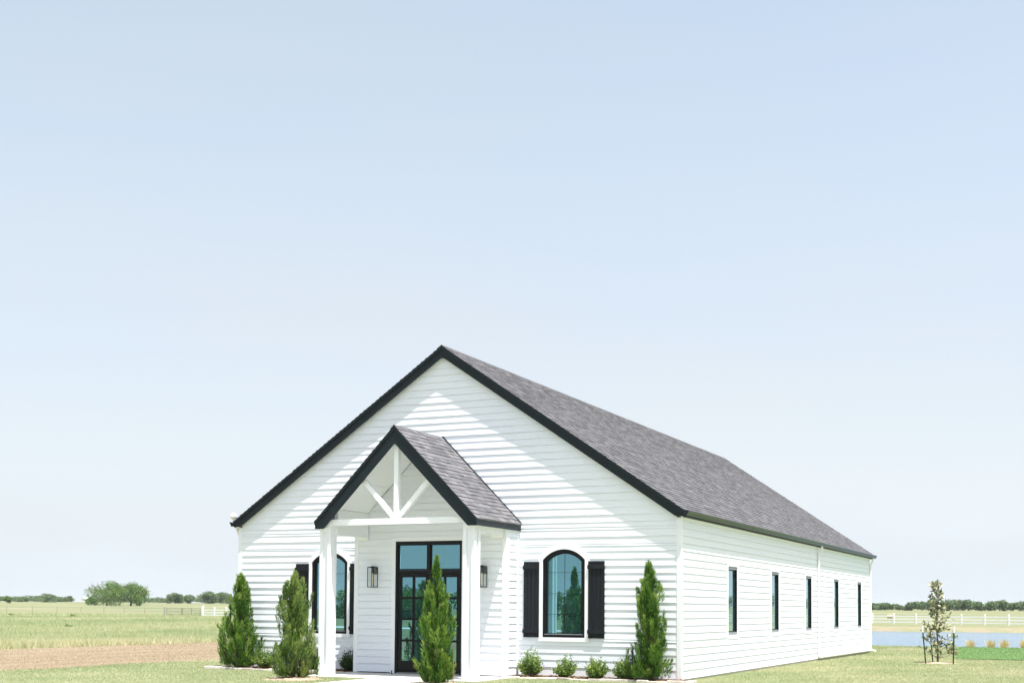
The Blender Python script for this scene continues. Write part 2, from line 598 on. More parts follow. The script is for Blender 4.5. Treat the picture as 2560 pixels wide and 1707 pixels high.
gx = axis_lines(-3600, 3600, -44, 44, 1.6, (-23.2, -9.9))
gy = axis_lines(-3600, 3600, -44, 128, 1.6, ())
GX, GY = np.meshgrid(gx, gy)
GZ = terrain(GX, GY)
nx, ny = len(gx), len(gy)
ii, jj = np.meshgrid(np.arange(nx-1), np.arange(ny-1))
quads = np.stack([jj*nx+ii, jj*nx+ii+1, (jj+1)*nx+ii+1, (jj+1)*nx+ii], -1).reshape(-1, 4)
cx = (gx[:-1]+gx[1:])/2
cy = (gy[:-1]+gy[1:])/2
CX, CY = np.meshgrid(cx, cy)
CX, CY = CX.ravel(), CY.ravel()
zone = np.where((CX > -9.9) & (CX < 60) & (CY > -60) & (CY < 38), 1, 0)
zone = np.where((CX < -9.9) & (CX > -23.2) & (CY > -60) & (CY < 100), 2, zone)
allv = np.stack([GX.ravel(), GY.ravel(), GZ.ravel()], -1)
for zi, nm in ((0, 'pasture'), (1, 'lawn'), (2, 'cut_hay_strip')):
    q = quads[zone == zi]
    used, inv = np.unique(q.ravel(), return_inverse=True)
    o = np_mesh(nm, allv[used], inv.reshape(-1, 4), M['ground'])
    o.data.polygons.foreach_set('use_smooth', [True]*len(o.data.polygons))
    o['kind'] = 'structure'

# pond water
o = MB().add([(-36, 34, WATER_Z), (22, 34, WATER_Z), (22, 114, WATER_Z), (-36, 114, WATER_Z)], [(0, 1, 2, 3)]).build('pond', M['water'])
o['kind'] = 'structure'

# bright green patch of watered turf by the pond
px = [(10.0, 19.6), (30, 21.6), (30, 36.4), (8.3, 36.0)]
vs, fs = [], []
N = 12
for a in range(N+1):
    for b in range(N+1):
        l0 = np.array(px[0])*(1-a/N)+np.array(px[3])*(a/N)
        r0 = np.array(px[1])*(1-a/N)+np.array(px[2])*(a/N)
        q = l0*(1-b/N)+r0*(b/N)
        q = q + (0.18*math.sin(a*2.3+b), 0.2*math.sin(b*1.7+a))
        vs.append((q[0], q[1], tz(q[0], q[1])+0.03))
for a in range(N):
    for b in range(N):
        k = a*(N+1)+b
        fs.append((k, k+1, k+N+2, k+N+1))
MB().add(vs, fs).build('green_turf', M['turf'])['kind'] = 'structure'

# concrete porch slab and path
sl = MB().box(-2.24, 2.24, -2.62, -0.62, -0.25, -0.02).build('porch_slab', M['concrete'], bevel=0.015)
sl['kind'] = 'structure'
pw = empty('garden_path')
pw['kind'] = 'structure'
y = -2.64
k = 0
while y > -13:
    MB().box(-0.36, 1.16, y-1.48, y, -0.25, -0.03).build('concrete_slab', M['concrete'], pw, bevel=0.01)
    y -= 1.5
# pale gravel road that passes behind the viewpoint (seen mirrored in the front windows)
vs, fs = [], []
for k in range(41):
    x = -200+k*10
    yc = -62 + 6*math.sin(x*0.012)
    for e in (-3, 3):
        vs.append((x, yc+e, tz(x, yc+e)+0.03))
for k in range(40):
    fs.append((2*k, 2*k+2, 2*k+3, 2*k+1))
MB().add(vs, fs).build('gravel_road', M['concrete'])['kind'] = 'structure'

# ---------------------------------------------------------------- the building
W2 = 6.14           # half width
LEN = 25.12         # length
EX = 0.1705         # siding exposure
ROOF_T, EAVE_T, EAVE_X = 8.0865, 3.85, 6.25
SL = (ROOF_T-EAVE_T)/EAVE_X
RO = 0.115          # front rake overhang
house = empty('gabled_building')
tag(house, 'white lap-sided gabled building with dark trim and small gabled entry porch', 'building')

def plank(parent, put, sb0, sb1, st0, st1, zb, zt, lap=0.0145, jit=1.0, gap=0.0025):
    """one lap board: bottom edge from sb0 to sb1 at zb, top edge from st0 to st1 at zt; put(s, out, z)"""
    L = max(sb1-sb0, st1-st0)
    n = max(1, min(5, int(L/2.2)))
    h = zt-zb
    vs, fs = [], []
    lift = random.uniform(-0.0015, 0.0025)*jit
    for k in range(n+1):
        t = k/n
        ob = lap + lift + random.uniform(-0.0022, 0.0022)*jit
        ot = 0.0035
        b, tt = sb0+(sb1-sb0)*t, st0+(st1-st0)*t
        dz = random.uniform(-0.0015, 0.0015)
        vs += [put(b, -0.002, zb+gap*2.2), put(b, ob, zb+gap+dz), put(tt, ot, zt+0.0015), put(tt, -0.004, zt+0.0015)]
    for k in range(n):
        a = 4*k
        for e in range(4):
            fs.append((a+e, a+(e+1) % 4, a+4+(e+1) % 4, a+4+e))
    fs += [(0, 1, 2, 3), (4*n+3, 4*n+2, 4*n+1, 4*n)]
    return MB().add(vs, fs).build('plank', M['siding'], parent)

def courses(z0, z1):
    zs = [z0]
    q = 0.028+EX
    while q < z1:
        if q > z0+0.03:
            zs.append(q)
        q += EX
    zs.append(z1)
    return list(zip(zs[:-1], zs[1:]))

def lap_wall(parent, put, lim, z0, z1, openings, joints=3.4, lap=0.0145, jit=1.0, gap=0.0025):
    """lim(z) -> (s0, s1); openings: function(z) -> list of (s0, s1) blocked spans at a height"""
    for zb, zt in courses(z0, z1):
        lb, lt = lim(zb+0.001), lim(zt-0.001)
        if lt[1]-lt[0] < 0.05:
            if lb[1]-lb[0] < 0.12:
                continue
        cuts = openings[0] if isinstance(openings, tuple) else openings
        # split the course at z where a rectangular opening starts or ends
        rects = [r for r in cuts if r[2] < zt-0.004 and r[3] > zb+0.004]
        edges = sorted(set([zb, zt]+[e for r in rects for e in (r[2], r[3]) if zb+0.02 < e < zt-0.02]))
        runs = []
        for ea, eb in zip(edges[:-1], edges[1:]):
            zm = (ea+eb)/2
            blocked = []
            for r in rects:
                if r[2]-0.02 <= zm <= r[3]+0.02 and r[2] < zm < r[3]:
                    if len(r) > 4:      # arched: half width as a function of z
                        hb, ht = r[4](ea), r[4](eb)
                        c = (r[0]+r[1])/2
                        if hb <= 0:
                            continue
                        blocked.append((c-hb, c+hb, c-max(ht, 0), c+max(ht, 0)))
                    else:
                        blocked.append((r[0], r[1], r[0], r[1]))
            blocked.sort()
            lb, lt = lim(ea+0.001), lim(eb-0.001)
            cb, ct = lb[0], lt[0]
            for b in blocked:
                if b[0]-cb > 0.03:
                    runs.append((cb, b[0], ct, b[2], ea, eb))
                cb, ct = b[1], b[3]
            if lb[1]-cb > 0.03:
                runs.append((cb, lb[1], ct, max(ct+0.002, lt[1]), ea, eb))
        for (a, b, c, d, ea, eb) in runs:
            n = 1 if b-a < joints*1.25 else 2
            if n == 1:
                plank(parent, put, a, b, c, d, ea, eb, lap, jit, gap)
            else:
                j = a+(b-a)*random.uniform(0.28, 0.72)
                plank(parent, put, a, j-0.001, c, j-0.001, ea, eb, lap, jit, gap)
                plank(parent, put, j+0.001, b, j+0.001, d, ea, eb, lap, jit, gap)

# --- front wall
SOF = 0.25          # vertical distance from roof top plane down to the wall top
fwall = MB().prism([(-W2+0.1, 0), (W2-0.1, 0), (W2-0.1, EAVE_T-0.2), (0, ROOF_T-SOF-0.1), (-W2+0.1, EAVE_T-0.2)], 0.09, 0.2,
                   lambda u, v, a: (u, a, v)).build('front_wall', M['siding'], house)
WX, WW, WZ0, WZS, WZT = 3.2665, 1.079, 0.905, 2.735, 2.99     # arched window: centre, width, sill, spring, crown
TR = 0.105                                                    # white casing width
# arc through the spring points and the crown
hw = WW/2
rise = WZT-WZS
AR = (hw*hw+rise*rise)/(2*rise)
ACZ = WZT-AR
def arc_hw(off, z):
    """half width of the arched opening grown by off at height z"""
    if z <= WZS:
        return hw+off
    q = (AR+off)**2-(z-ACZ)**2
    return min(hw+off, math.sqrt(q)) if q > 0 else -1
blk = TR-0.035
op_front = []
for s in (-1, 1):
    op_front.append((s*WX-hw-blk, s*WX+hw+blk, WZ0-blk, WZT+blk, lambda z: arc_hw(blk, z)))
VE, VD = 2.0773, 0.687      # vestibule half width and depth
op_front.append((-VE+0.05, VE-0.05, -1, 3.5))
mrk = SL*1.0
def front_lim(z):
    top = ROOF_T-0.2-z
    h = min(W2-0.09, max(0.0, top/SL))
    return (-h, h)
lap_wall(fwall, lambda s, o_, z: (s, -o_, z), front_lim, 0.0, ROOF_T-SOF-0.05, op_front, 3.6)

# corner boards of the front
for s in (-1, 1):
    zt = EAVE_T-0.17
    x0, x1 = sorted((s*(W2-0.1), s*W2))
    MB().box(x0, x1+(0.018 if s > 0 else 0), -0.018, 0.1, -0.01, zt).build('corner_board', M['trim'], house, bevel=0.004) if s > 0 else \
        MB().box(x0-0.018, x1, -0.018, 0.1, -0.01, zt).build('corner_board', M['trim'], house, bevel=0.004)

# --- right side wall
swall = MB().box(W2-0.2, W2-0.09, 0.1, LEN, 0, EAVE_T-0.2).build('side_wall', M['siding'], house)
SW_Y = [3.93, 8.557, 13.12, 17.70, 22.296]
SWW, SWZ0, SWZ1 = 0.90, 0.94, 2.70
op_side = [(yy-0.07, yy+SWW+0.07, SWZ0-0.07, SWZ1+0.07) for yy in SW_Y]
lap_wall(swall, lambda s, o_, z: (W2+o_, s, z), lambda z: (0.10, LEN-0.1), 0.0, EAVE_T-0.18, op_side, 9.0, 0.0185, 0.35)
MB().box(W2-0.1, W2+0.018, LEN-0.1, LEN+0.018, -0.01, EAVE_T-0.17).build('corner_board', M['trim'], house, bevel=0.004)
# --- rear and left walls: lapped boards, joined
def joined_laps(name, put, lim, z1, mat):
    mb = MB()
    for zb, zt in courses(0, z1):
        (a, b), (c, d) = lim(zb), lim(zt)
        mb.add([put(a, 0, zb), put(a, .0125, zb), put(c, .0035, zt), put(b, 0, zb), put(b, .0125, zb), put(d, .0035, zt)],
               [(1, 4, 5, 2), (0, 3, 4, 1)])
    return mb.build(name, mat, house)
MB().box(-W2+0.02, -W2+0.1, 0.12, LEN-0.02, 0, EAVE_T-0.2).build('left_wall', M['siding'], house)
tag(joined_laps('left_siding', lambda s, o_, z: (-W2-o_, s, z), lambda z: (0.1, LEN-0.1), EAVE_T-0.2, M['siding']), kind='stuff')
MB().prism([(-W2+0.1, 0), (W2-0.2, 0), (W2-0.2, EAVE_T-0.2), (0, ROOF_T-SOF-0.1), (-W2+0.1, EAVE_T-0.2)], LEN-0.12, LEN-0.02,
           lambda u, v, a: (u, a, v)).build('rear_wall', M['siding'], house)
tag(joined_laps('rear_siding', lambda s, o_, z: (s, LEN+o_, z), front_lim, ROOF_T-SOF-0.05, M['siding']), kind='stuff')
# foundation
MB().box(-W2+0.01, W2-0.01, 0.012, LEN-0.01, -0.4, -0.002).build('foundation', M['concrete'], house)

# --- main roof
roof = MB()
YB = 25.72
for s in (-1, 1):
    roof.prism([(0, ROOF_T-0.012), (0, ROOF_T-0.14), (s*(EAVE_X-0.005), EAVE_T-0.14), (s*(EAVE_X-0.005), EAVE_T-0.012)], -RO+0.02, YB-0.02,
               lambda u, v, a: (u, a, v))
roof = roof.build('roof', M['trim'], house)

def shingle_rows(length, y0, y1, exposure, seed, wmin, wmax):
    r = random.Random(seed)
    n = int(length/exposure)
    rows = []
    for k in range(n+1):
        d1 = length-k*exposure           # distance from ridge of the lower edge
        d0 = max(0, d1-exposure-0.012)
        if d1 < 0.03:
            break
        y = y0 - (r.uniform(0, wmax) if k else 0.0)
        cells = []
        while y < y1:
            wd = r.uniform(wmin, wmax)
            a, b = max(y, y0), min(y+wd, y1)
            if b-a > 0.02:
                cells.append((a+0.0012, b-0.0012, r.choice((0.006, 0.007, 0.013, 0.014)), r.uniform(-0.005, 0.005)))
            y += wd
        rows.append((d0, d1, cells))
    return rows

def shingle_box(s, d0, d1, a, b, th, jit, ridge_x, ridge_z, cosr, sinr):
    """8 corners of a shingle on a slope; s = side"""
    def P(d, y, h):
        return (ridge_x+s*(d*cosr+h*sinr), y, ridge_z-d*sinr+h*cosr)
    d1 = d1+jit
    return [P(d0, a, -0.004), P(d0, b, -0.004), P(d1, b, -0.004), P(d1, a, -0.004), P(d0, a, 0.002), P(d0, b, 0.002), P(d1, b, th+0.004), P(d1, a, th+0.004)]
BOXF = [(4, 5, 6, 7), (0, 1, 5, 4), (1, 2, 6, 5), (2, 3, 7, 6), (3, 0, 4, 7)]

LR = math.hypot(EAVE_X, ROOF_T-EAVE_T)
cr, sr = EAVE_X/LR, (ROOF_T-EAVE_T)/LR
vs, fs = [], []
for s, wmin, wmax in ((1, 0.12, 0.34), (-1, 0.3, 0.7)):
    for d0, d1, cells in shingle_rows(LR+0.02, -RO-0.028, YB+0.01, 0.143, 5+s, wmin, wmax):
        for a, b, th, jit in cells:
            base = len(vs)
            vs += shingle_box(s, d0, d1, a, b, th, jit, 0, ROOF_T-0.004, cr, sr)
            fs += [tuple(i+base for i in f) for f in BOXF]
o = np_mesh('shingle_field', vs, fs, M['shingle'], roof)
o['kind'] = 'stuff'
vs, fs = [], []
y = -RO-0.03
while y < YB:
    for s in (-1, 1):
        base = len(vs)
        c0 = [(0, y, ROOF_T+0.022), (0, y+0.15, ROOF_T+0.010), (s*0.13, y+0.15, ROOF_T+0.010-0.13*SL), (s*0.13, y, ROOF_T+0.022-0.13*SL)]
        c1 = [(x_, y_, z_-0.014) for x_, y_, z_ in c0]
        vs += c1+c0
        fs += [tuple(i+base for i in f) for f in BOXF]
    y += 0.145
o = np_mesh('ridge_cap', vs, fs, M['shingle'], roof)
o['kind'] = 'stuff'

def rake(name, s, ridge_z, sl, xe, drop, yf, yb, zlow, x_shift=0.0, top=0.0):
    """raking fascia board, level cut at zlow and plumb cut at xe"""
    t = lambda x: ridge_z-top-sl*x
    xb = (ridge_z-drop-zlow)/sl          # where the lower edge meets the level cut
    poly = [(0, t(0)), (0, ridge_z-drop), (xb, zlow), (xe, zlow), (xe, t(xe))]
    poly = [(s*u+x_shift, v) for u, v in poly]
    return MB().prism(poly, yf, yb, lambda u, v, a: (u, a, v))
for s in (-1, 1):
    rk = rake('rake_board', s, ROOF_T, SL, EAVE_X, 0.285, -RO, -RO+0.03, EAVE_T-0.15, 0, 0.02).build('rake_board', M['dark'], house)
    # upper moulding of the rake
    MB().prism([(0, ROOF_T-0.016), (0, ROOF_T-0.085), (s*EAVE_X, EAVE_T-0.085), (s*(EAVE_X+0.004), EAVE_T-0.016)], -RO-0.022, -RO-0.0005,
               lambda u, v, a: (u, a, v)).build('rake_moulding', M['dark'], rk)
    # soffit under the rake
    MB().prism([(0, ROOF_T-0.15), (0, ROOF_T-0.22), (s*(EAVE_X-0.04), EAVE_T-0.195), (s*(EAVE_X-0.04), EAVE_T-0.15)], -RO+0.031, 0.085,
               lambda u, v, a: (u, a, v)).build('rake_soffit', M['trim'], house)
    rake('rake_board', s, ROOF_T, SL, EAVE_X, 0.285, YB-0.03, YB, EAVE_T-0.15, 0, 0.02).build('rake_board', M['dark'], house)
    # eave fascia and soffit
    x0, x1 = sorted((s*(EAVE_X-0.03), s*(EAVE_X-0.001)))
    MB().box(x0, x1, -RO+0.031, YB-0.031, EAVE_T-0.175, EAVE_T-0.03).build('eave_fascia', M['dark'], house)
    x0, x1 = sorted((s*(W2-0.12), s*(EAVE_X-0.031)))
    MB().box(x0, x1, 0.09, YB-0.031, EAVE_T-0.178, EAVE_T-0.16).build('eave_soffit', M['trim'], house)
    # gutter: K-style section
    g = [(0.001, -0.03), (0.001, -0.135), (0.075, -0.135), (0.085, -0.105), (0.098, -0.075), (0.118, -0.045), (0.118, -0.02), (0.108, -0.02), (0.108, -0.04), (0.01, -0.04), (0.01, -0.03)]
    gu = MB().prism([(s*(EAVE_X+u), EAVE_T+v) for u, v in g], -0.135, YB-0.05, lambda u, v, a: (u, a, v)).build('gutter', M['gutter'], house)
    MB().prism([(s*(EAVE_X+u), EAVE_T+v) for u, v in g[:7]], -0.142, -0.1345, lambda u, v, a: (u, a, v)).build('end_cap', M['dark'], gu)

# downspouts
def downspout(yy, s=1, base_to=None):
    x0 = s*(EAVE_X+0.055)
    xw = s*(W2+0.058)
    pts = [(x0, yy, EAVE_T-0.13), (x0, yy, EAVE_T-0.2), (x0-s*0.02, yy, EAVE_T-0.26), (xw+s*0.01, yy, EAVE_T-0.40), (xw, yy, EAVE_T-0.46), (xw, yy, 0.16)]
    if base_to is None:
        pts += [(xw, yy, 0.10), (xw+s*0.03, yy, 0.03), (xw+s*0.2, yy, -0.01)]
        d = MB().sweep(pts, 0.085, 0.06, (0, 1, 0)).build('downspout', M['vinyl'], house)
    else:
        pts += [(xw, yy, 0.1)]
        d = MB().sweep(pts, 0.085, 0.06, (0, 1, 0)).build('downspout', M['vinyl'], house)
        MB().tube([(xw, yy, 0.13), (xw, yy+0.03, 0.06), (xw, yy+0.12, 0.045), (xw, base_to-0.1, 0.03), (xw, base_to, 0.03)], 0.05, 10).build('drain_pipe', M['vinyl'], d, smooth=True)
    for zz in (1.1, 2.6):
        x0, x1 = sorted((xw-s*0.05, xw+s*0.036))
        MB().box(x0, x1, yy-0.05, yy+0.05, zz, zz+0.03).build('strap', M['vinyl'], d)
    return d
downspout(14.93, 1, LEN-0.1)
downspout(LEN-0.04, 1)
downspout(0.14, -1)

# --- arched windows with shutters
def arch_outline(off, z0, n=14):
    """closed outline of the arched opening grown by off (local x)"""
    h = hw+off
    ang = math.asin(min(1, hw/AR))
    pts = [(h, z0)]
    R_ = AR+off
    th = math.asin(min(1.0, h/R_))
    for k in range(n+1):
        t = th-2*th*k/n
        pts.append((R_*math.sin(t), ACZ+R_*math.cos(t)))
    pts.append((-h, z0))
    return pts
def ring(out_p, in_p, y0, y1, cx_):
    n = len(out_p)
    mb = MB()
    vs = [(cx_+u, y0, v) for u, v in out_p]+[(cx_+u, y0, v) for u, v in in_p]+[(cx_+u, y1, v) for u, v in out_p]+[(cx_+u, y1, v) for u, v in in_p]
    fs = []
    for k in range(n):
        j = (k+1) % n
        fs += [(k, j, n+j, n+k), (2*n+k, 3*n+k, 3*n+j, 2*n+j), (k, 2*n+k, 2*n+j, j), (n+k, n+j, 3*n+j, 3*n+k)]
    return mb.add(vs, fs)
for s in (-1, 1):
    c = s*WX
    fr = ring(arch_outline(0, WZ0), arch_outline(-0.075, WZ0+0.075), -0.012, 0.075, c).build('window', M['black'], house)
    ring(arch_outline(-0.075, WZ0+0.075), arch_outline(-0.105, WZ0+0.10), 0.012, 0.075, c).build('sash', M['black'], fr)
    o2 = arch_outline(TR, WZ0-TR*0.9)
    ring(o2, arch_outline(0, WZ0), -0.034, 0.08, c).build('casing', M['trim'], fr)
    pp = arch_outline(-0.10, WZ0+0.095)
    MB().add([(c+u, 0.05, v) for u, v in pp], [tuple(range(len(pp)))]).build('pane', M['glass'], fr)
    top = arc_hw
    MB().box(c-0.004, c+0.004, 0.043, 0.0485, WZ0+0.1, WZT-0.11).build('muntin', M['black'], fr)
    for zz in (1.45, 1.94, 2.44):
        MB().box(c-hw+0.1, c+hw-0.1, 0.042, 0.0482, zz-0.004, zz+0.004).build('muntin', M['black'], fr)
    MB().box(c-hw+0.05, c+hw-0.05, -0.02, 0.03, WZ0+0.066, WZ0+0.082).build('sill', M['bronze'], fr)
    for e in (-1, 1):
        xc = c+e*(WX*0+0.83)
        wd = 0.41
        sh = empty('shutter')
        sh.parent = house
        for b in range(4):
            xa = xc-wd/2+b*wd/4
            MB().box(xa+0.0025, xa+wd/4-0.0025, -0.044+random.uniform(-0.002, 0.002), -0.0145, 0.9+random.uniform(-0.002, 0.002), 2.70).build('board', M['shutter'], sh, bevel=0.004)
        MB().box(xc-wd/2+0.006, xc+wd/2-0.006, -0.0145, -0.006, 0.91, 2.69).build('backing', M['shutter'], sh)
        for zz in (1.005, 2.52):
            MB().box(xc-wd/2-0.012, xc+wd/2+0.0, -0.066, -0.0465, zz, zz+0.09).build('batten', M['shutter'], sh, bevel=0.004)

# --- narrow side windows
for yy in SW_Y:
    y0, y1, z0, z1 = yy, yy+SWW, SWZ0, SWZ1
    def frame(t, xa, xb, ya, yb, za, zb):
        mb = MB()
        mb.box(xa, xb, ya, ya+t, za, zb).box(xa, xb, yb-t, yb, za, zb).box(xa, xb, ya+t, yb-t, za, za+t).box(xa, xb, ya+t, yb-t, zb-t, zb)
        return mb
    fr = MB()
    fr.box(W2-0.08, W2+0.006, y0, y0+0.03, z0, z1).box(W2-0.08, W2+0.006, y1-0.03, y1, z0, z1)
    fr.box(W2-0.08, W2+0.0055, y0+0.03, y1-0.03, z0, z0+0.075).box(W2-0.08, W2+0.0055, y0+0.03, y1-0.03, z1-0.075, z1)
    fr = fr.build('window', M['bronze'], house)
    frame(0.03, W2-0.079, W2-0.03, y0+0.031, y1-0.031, z0+0.076, z1-0.076).build('sash', M['black'], fr)
    MB().add([(W2-0.052, y0+0.05, z0+0.09), (W2-0.052, y1-0.05, z0+0.09), (W2-0.052, y1-0.05, z1-0.09), (W2-0.052, y0+0.05, z1-0.09)], [(0, 1, 2, 3)]).build('pane', M['glass'], fr)
    MB().box(W2-0.05, W2+0.004, y1-0.036, y1-0.0305, z0+0.0755, z1-0.0755).build('jamb_liner', M['black'], fr)
    frame(0.095, W2-0.08, W2+0.021, y0-0.096, y1+0.096, z0-0.096, z1+0.096).build('casing', M['trim'], fr)

# --- entry vestibule
PR, PE, PXE, PO = 5.79, 3.6127, 2.1486, 2.408       # porch roof: ridge height, eave height, half width, front edge
PSL = (PR-PE)/PXE
vwall = MB().box(-VE+0.09, VE-0.09, -VD+0.09, -VD+0.15, 0, 3.6)
vwall.prism([(-VE+0.15, 3.6), (VE-0.15, 3.6), (0, PR-0.28)], -VD+0.09, -VD+0.15, lambda u, v, a: (u, a, v))
vwall = vwall.build('vestibule_wall', M['siding'], house)
DW, DT = 0.9162, 3.20
op_v = [(-DW-0.07, DW+0.07, -1, DT+0.06)]
def vlim(z):
    if z < 3.42:
        return (-VE+0.1, VE-0.1)
    h = max(0.0, min(VE-0.1, (PR-0.16-z)/PSL))
    return (-h, h)
lap_wall(vwall, lambda s, o_, z: (s, -VD-o_, z), vlim, 0.0, PR-0.3, op_v, 9.0, 0.0145, 1.0, 0.0055)
for s in (-1, 1):
    side = MB().box(*sorted((s*(VE-0.15), s*(VE-0.09))), -VD+0.09, 0.08, 0, 3.5).build('vestibule_wall', M['siding'], house)
    lap_wall(side, (lambda s_: (lambda q, o_, z: (s_*(VE+o_), q, z)))(s), lambda z: (-VD+0.12, -0.09), 0.0, 3.5, [], 9)
    x0, x1 = sorted((s*(VE-0.1), s*(VE+0.02)))
    MB().box(x0, x1, -VD-0.02, -VD+0.125, -0.015, 3.44).build('corner_board', M['trim'], house, bevel=0.004)
    x0, x1 = sorted((s*(VE-0.1), s*(VE+0.022)))
    MB().box(x0, x1, -0.1, 0.05, -0.015, 3.44).build('corner_board', M['trim'], house, bevel=0.004)
# door casing
ca = MB()
ca.box(-DW-0.11, -DW-0.001, -VD-0.026, -VD+0.085, -0.018, DT).box(DW+0.001, DW+0.11, -VD-0.026, -VD+0.085, -0.018, DT).box(-DW-0.11, DW+0.11, -VD-0.027, -VD+0.085, DT+0.001, DT+0.1)
ca.build('door_casing', M['trim'], house)
# frame with transom
df = MB()
ya, yb = -VD-0.012, -VD+0.08
df.box(-DW, -DW+0.062, ya, yb, -0.018, DT).box(DW-0.062, DW, ya, yb, -0.018, DT).box(-DW+0.062, DW-0.062, ya, yb, DT-0.072, DT)
df.box(-DW+0.062, DW-0.062, ya, yb, 2.42, 2.50).box(-0.045, 0.045, ya+0.002, yb, 2.50, DT-0.072)
df = df.build('door_frame', M['black'], house)
for s in (-1, 1):
    x0, x1 = sorted((s*0.046, s*(DW-0.063)))
    MB().box(x0, x1, -VD+0.02, -VD+0.05, 2.505, 2.53).box(x0, x1, -VD+0.02, -VD+0.05, DT-0.1, DT-0.075).box(x0, x0+0.02, -VD+0.02, -VD+0.05, 2.531, DT-0.101).box(x1-0.02, x1, -VD+0.02, -VD+0.05, 2.531, DT-0.101).build('sash', M['black'], df)
    MB().add([(x0, -VD+0.04, 2.50), (x1, -VD+0.04, 2.50), (x1, -VD+0.04, DT-0.07), (x0, -VD+0.04, DT-0.07)], [(0, 1, 2, 3)]).build('transom_pane', M['glass'], df)
MB().box(-DW+0.063, DW-0.063, -VD-0.03, -VD+0.09, -0.018, 0.012).build('threshold', M['zinc'], df)
rows = [(0.29, 0.758), (0.809, 1.277), (1.328, 1.79), (1.847, 2.322)]
for s in (-1, 1):
    xo, xi = 0.852, 0.004
    cols = [(0.085, 0.40), (0.455, 0.765)]
    y0, y1 = -VD+0.012, -VD+0.06
    mb = MB()
    def bx(a, b, za, zb, ya_=y0):
        p, q = sorted((s*a, s*b))
        mb.box(p, q, ya_, y1, za, zb)
    bx(xi, cols[0][0], 0.015, 2.415)
    bx(cols[1][1], xo, 0.015, 2.415)
    bx(cols[0][0], cols[1][1], 0.015, rows[0][0])
    bx(cols[0][0], cols[1][1], rows[3][1], 2.415)
    bx(cols[0][1], cols[1][0], rows[0][0], rows[3][1], y0+0.008)
    for k in range(3):
        for c0, c1 in cols:
            bx(c0, c1, rows[k][1], rows[k+1][0], y0+0.008)
    leaf = mb.build('door', M['black'], house)
    for c0, c1 in cols:
        for za, zb in rows:
            p, q = sorted((s*c0, s*c1))
            yy = -VD+0.045
            MB().add([(p, yy, za), (q, yy, za), (q, yy, zb), (p, yy, zb)], [(0, 1, 2, 3)]).build('pane', M['glass'], leaf)
    for zz in (0.35, 1.25, 2.1):
        MB().tube([(s*(xo+0.002), y0-0.012, zz), (s*(xo+0.002), y0-0.012, zz+0.11)], 0.011, 8).build('hinge', M['black'], leaf)
    hx = s*0.048
    MB().tube([(hx, y0, 0.95), (hx, y0-0.05, 0.95), (hx, y0-0.05, 1.25), (hx, y0, 1.25)], 0.011, 8).build('handle', M['black'], leaf)

# --- porch roof
proof = MB()
for s in (-1, 1):
    proof.prism([(0, PR-0.012), (0, PR-0.10), (s*(PXE-0.005), PE-0.10), (s*(PXE-0.005), PE-0.012)], -PO+0.02, -0.016, lambda u, v, a: (u, a, v))
proof = proof.build('porch_roof', M['trim'], house)
LP = math.hypot(PXE, PR-PE)
cp, sp = PXE/LP, (PR-PE)/LP
vs, fs = [], []
for s, wmin, wmax in ((1, 0.2, 0.38), (-1, 0.3, 0.6)):
    for d0, d1, cells in shingle_rows(LP+0.02, -PO-0.026, -0.02, 0.141, 40+s, wmin, wmax):
        for a, b, th, jit in cells:
            c8 = shingle_box(s, d0, d1, a, b, th, jit, 0, PR-0.004, cp, sp)
            if s > 0:
                MB().add(c8, BOXF).build('shingle', M['shingle_obj'], proof)
            else:
                base = len(vs)
                vs += c8
                fs += [tuple(i+base for i in f) for f in BOXF]
o = np_mesh('shingle_field', vs, fs, M['shingle'], proof)
o['kind'] = 'stuff'
vs, fs = [], []
y = -PO-0.03
while y < -0.16:
    mb = MB()
    for s in (-1, 1):
        c0 = [(0, y, PR+0.022), (0, y+0.165, PR+0.010), (s*0.1, y+0.165, PR+0.012-0.1*PSL), (s*0.1, y, PR+0.024-0.1*PSL)]
        mb.add([(x_, y_, z_-0.014) for x_, y_, z_ in c0]+c0, BOXF)
    mb.build('ridge_shingle', M['shingle_obj'], proof)
    y += 0.145
for s in (-1, 1):
    rk = rake('rake_board', s, PR, PSL, PXE, 0.41, -PO, -PO+0.035, PE-0.18, 0, 0.02).build('rake_board', M['dark'], proof)
    MB().prism([(0, PR-0.016), (0, PR-0.10), (s*PXE, PE-0.09), (s*(PXE+0.012), PE-0.016)], -PO-0.02, -PO-0.0005, lambda u, v, a: (u, a, v)).build('rake_moulding', M['dark'], proof)
    x0, x1 = sorted((s*(PXE-0.03), s*(PXE-0.001)))
    MB().box(x0, x1, -PO+0.036, -0.02, PE-0.175, PE-0.03).build('eave_fascia', M['dark'], proof)
    x0, x1 = sorted((s*(1.86), s*(PXE-0.031)))
    MB().box(x0, x1, -PO+0.036, -0.02, PE-0.172, PE-0.155).build('eave_soffit', M['trim'], proof)
    # step flashing where the roof meets the wall
    MB().prism([(0, PR+0.045), (0, PR-0.01), (s*(PXE+0.01), PE-0.02), (s*(PXE+0.01), PE+0.03)], -0.036, -0.016, lambda u, v, a: (u, a, v)).build('flashing', M['dark'], proof)
    # ceiling panels, two widths with an open joint
    for a_, b_ in ((0.004, 0.524), (0.526, 0.985)):
        MB().prism([(s*PXE*a_, PR-0.105-(PR-PE)*a_), (s*PXE*a_, PR-0.125-(PR-PE)*a_), (s*PXE*b_*0.985, PR-0.125-(PR-PE)*b_), (s*PXE*b_*0.985, PR-0.105-(PR-PE)*b_)],
                   -PO+0.036, -VD-0.005, lambda u, v, a: (u, a, v)).build('ceiling_panel', M['trim'], proof)

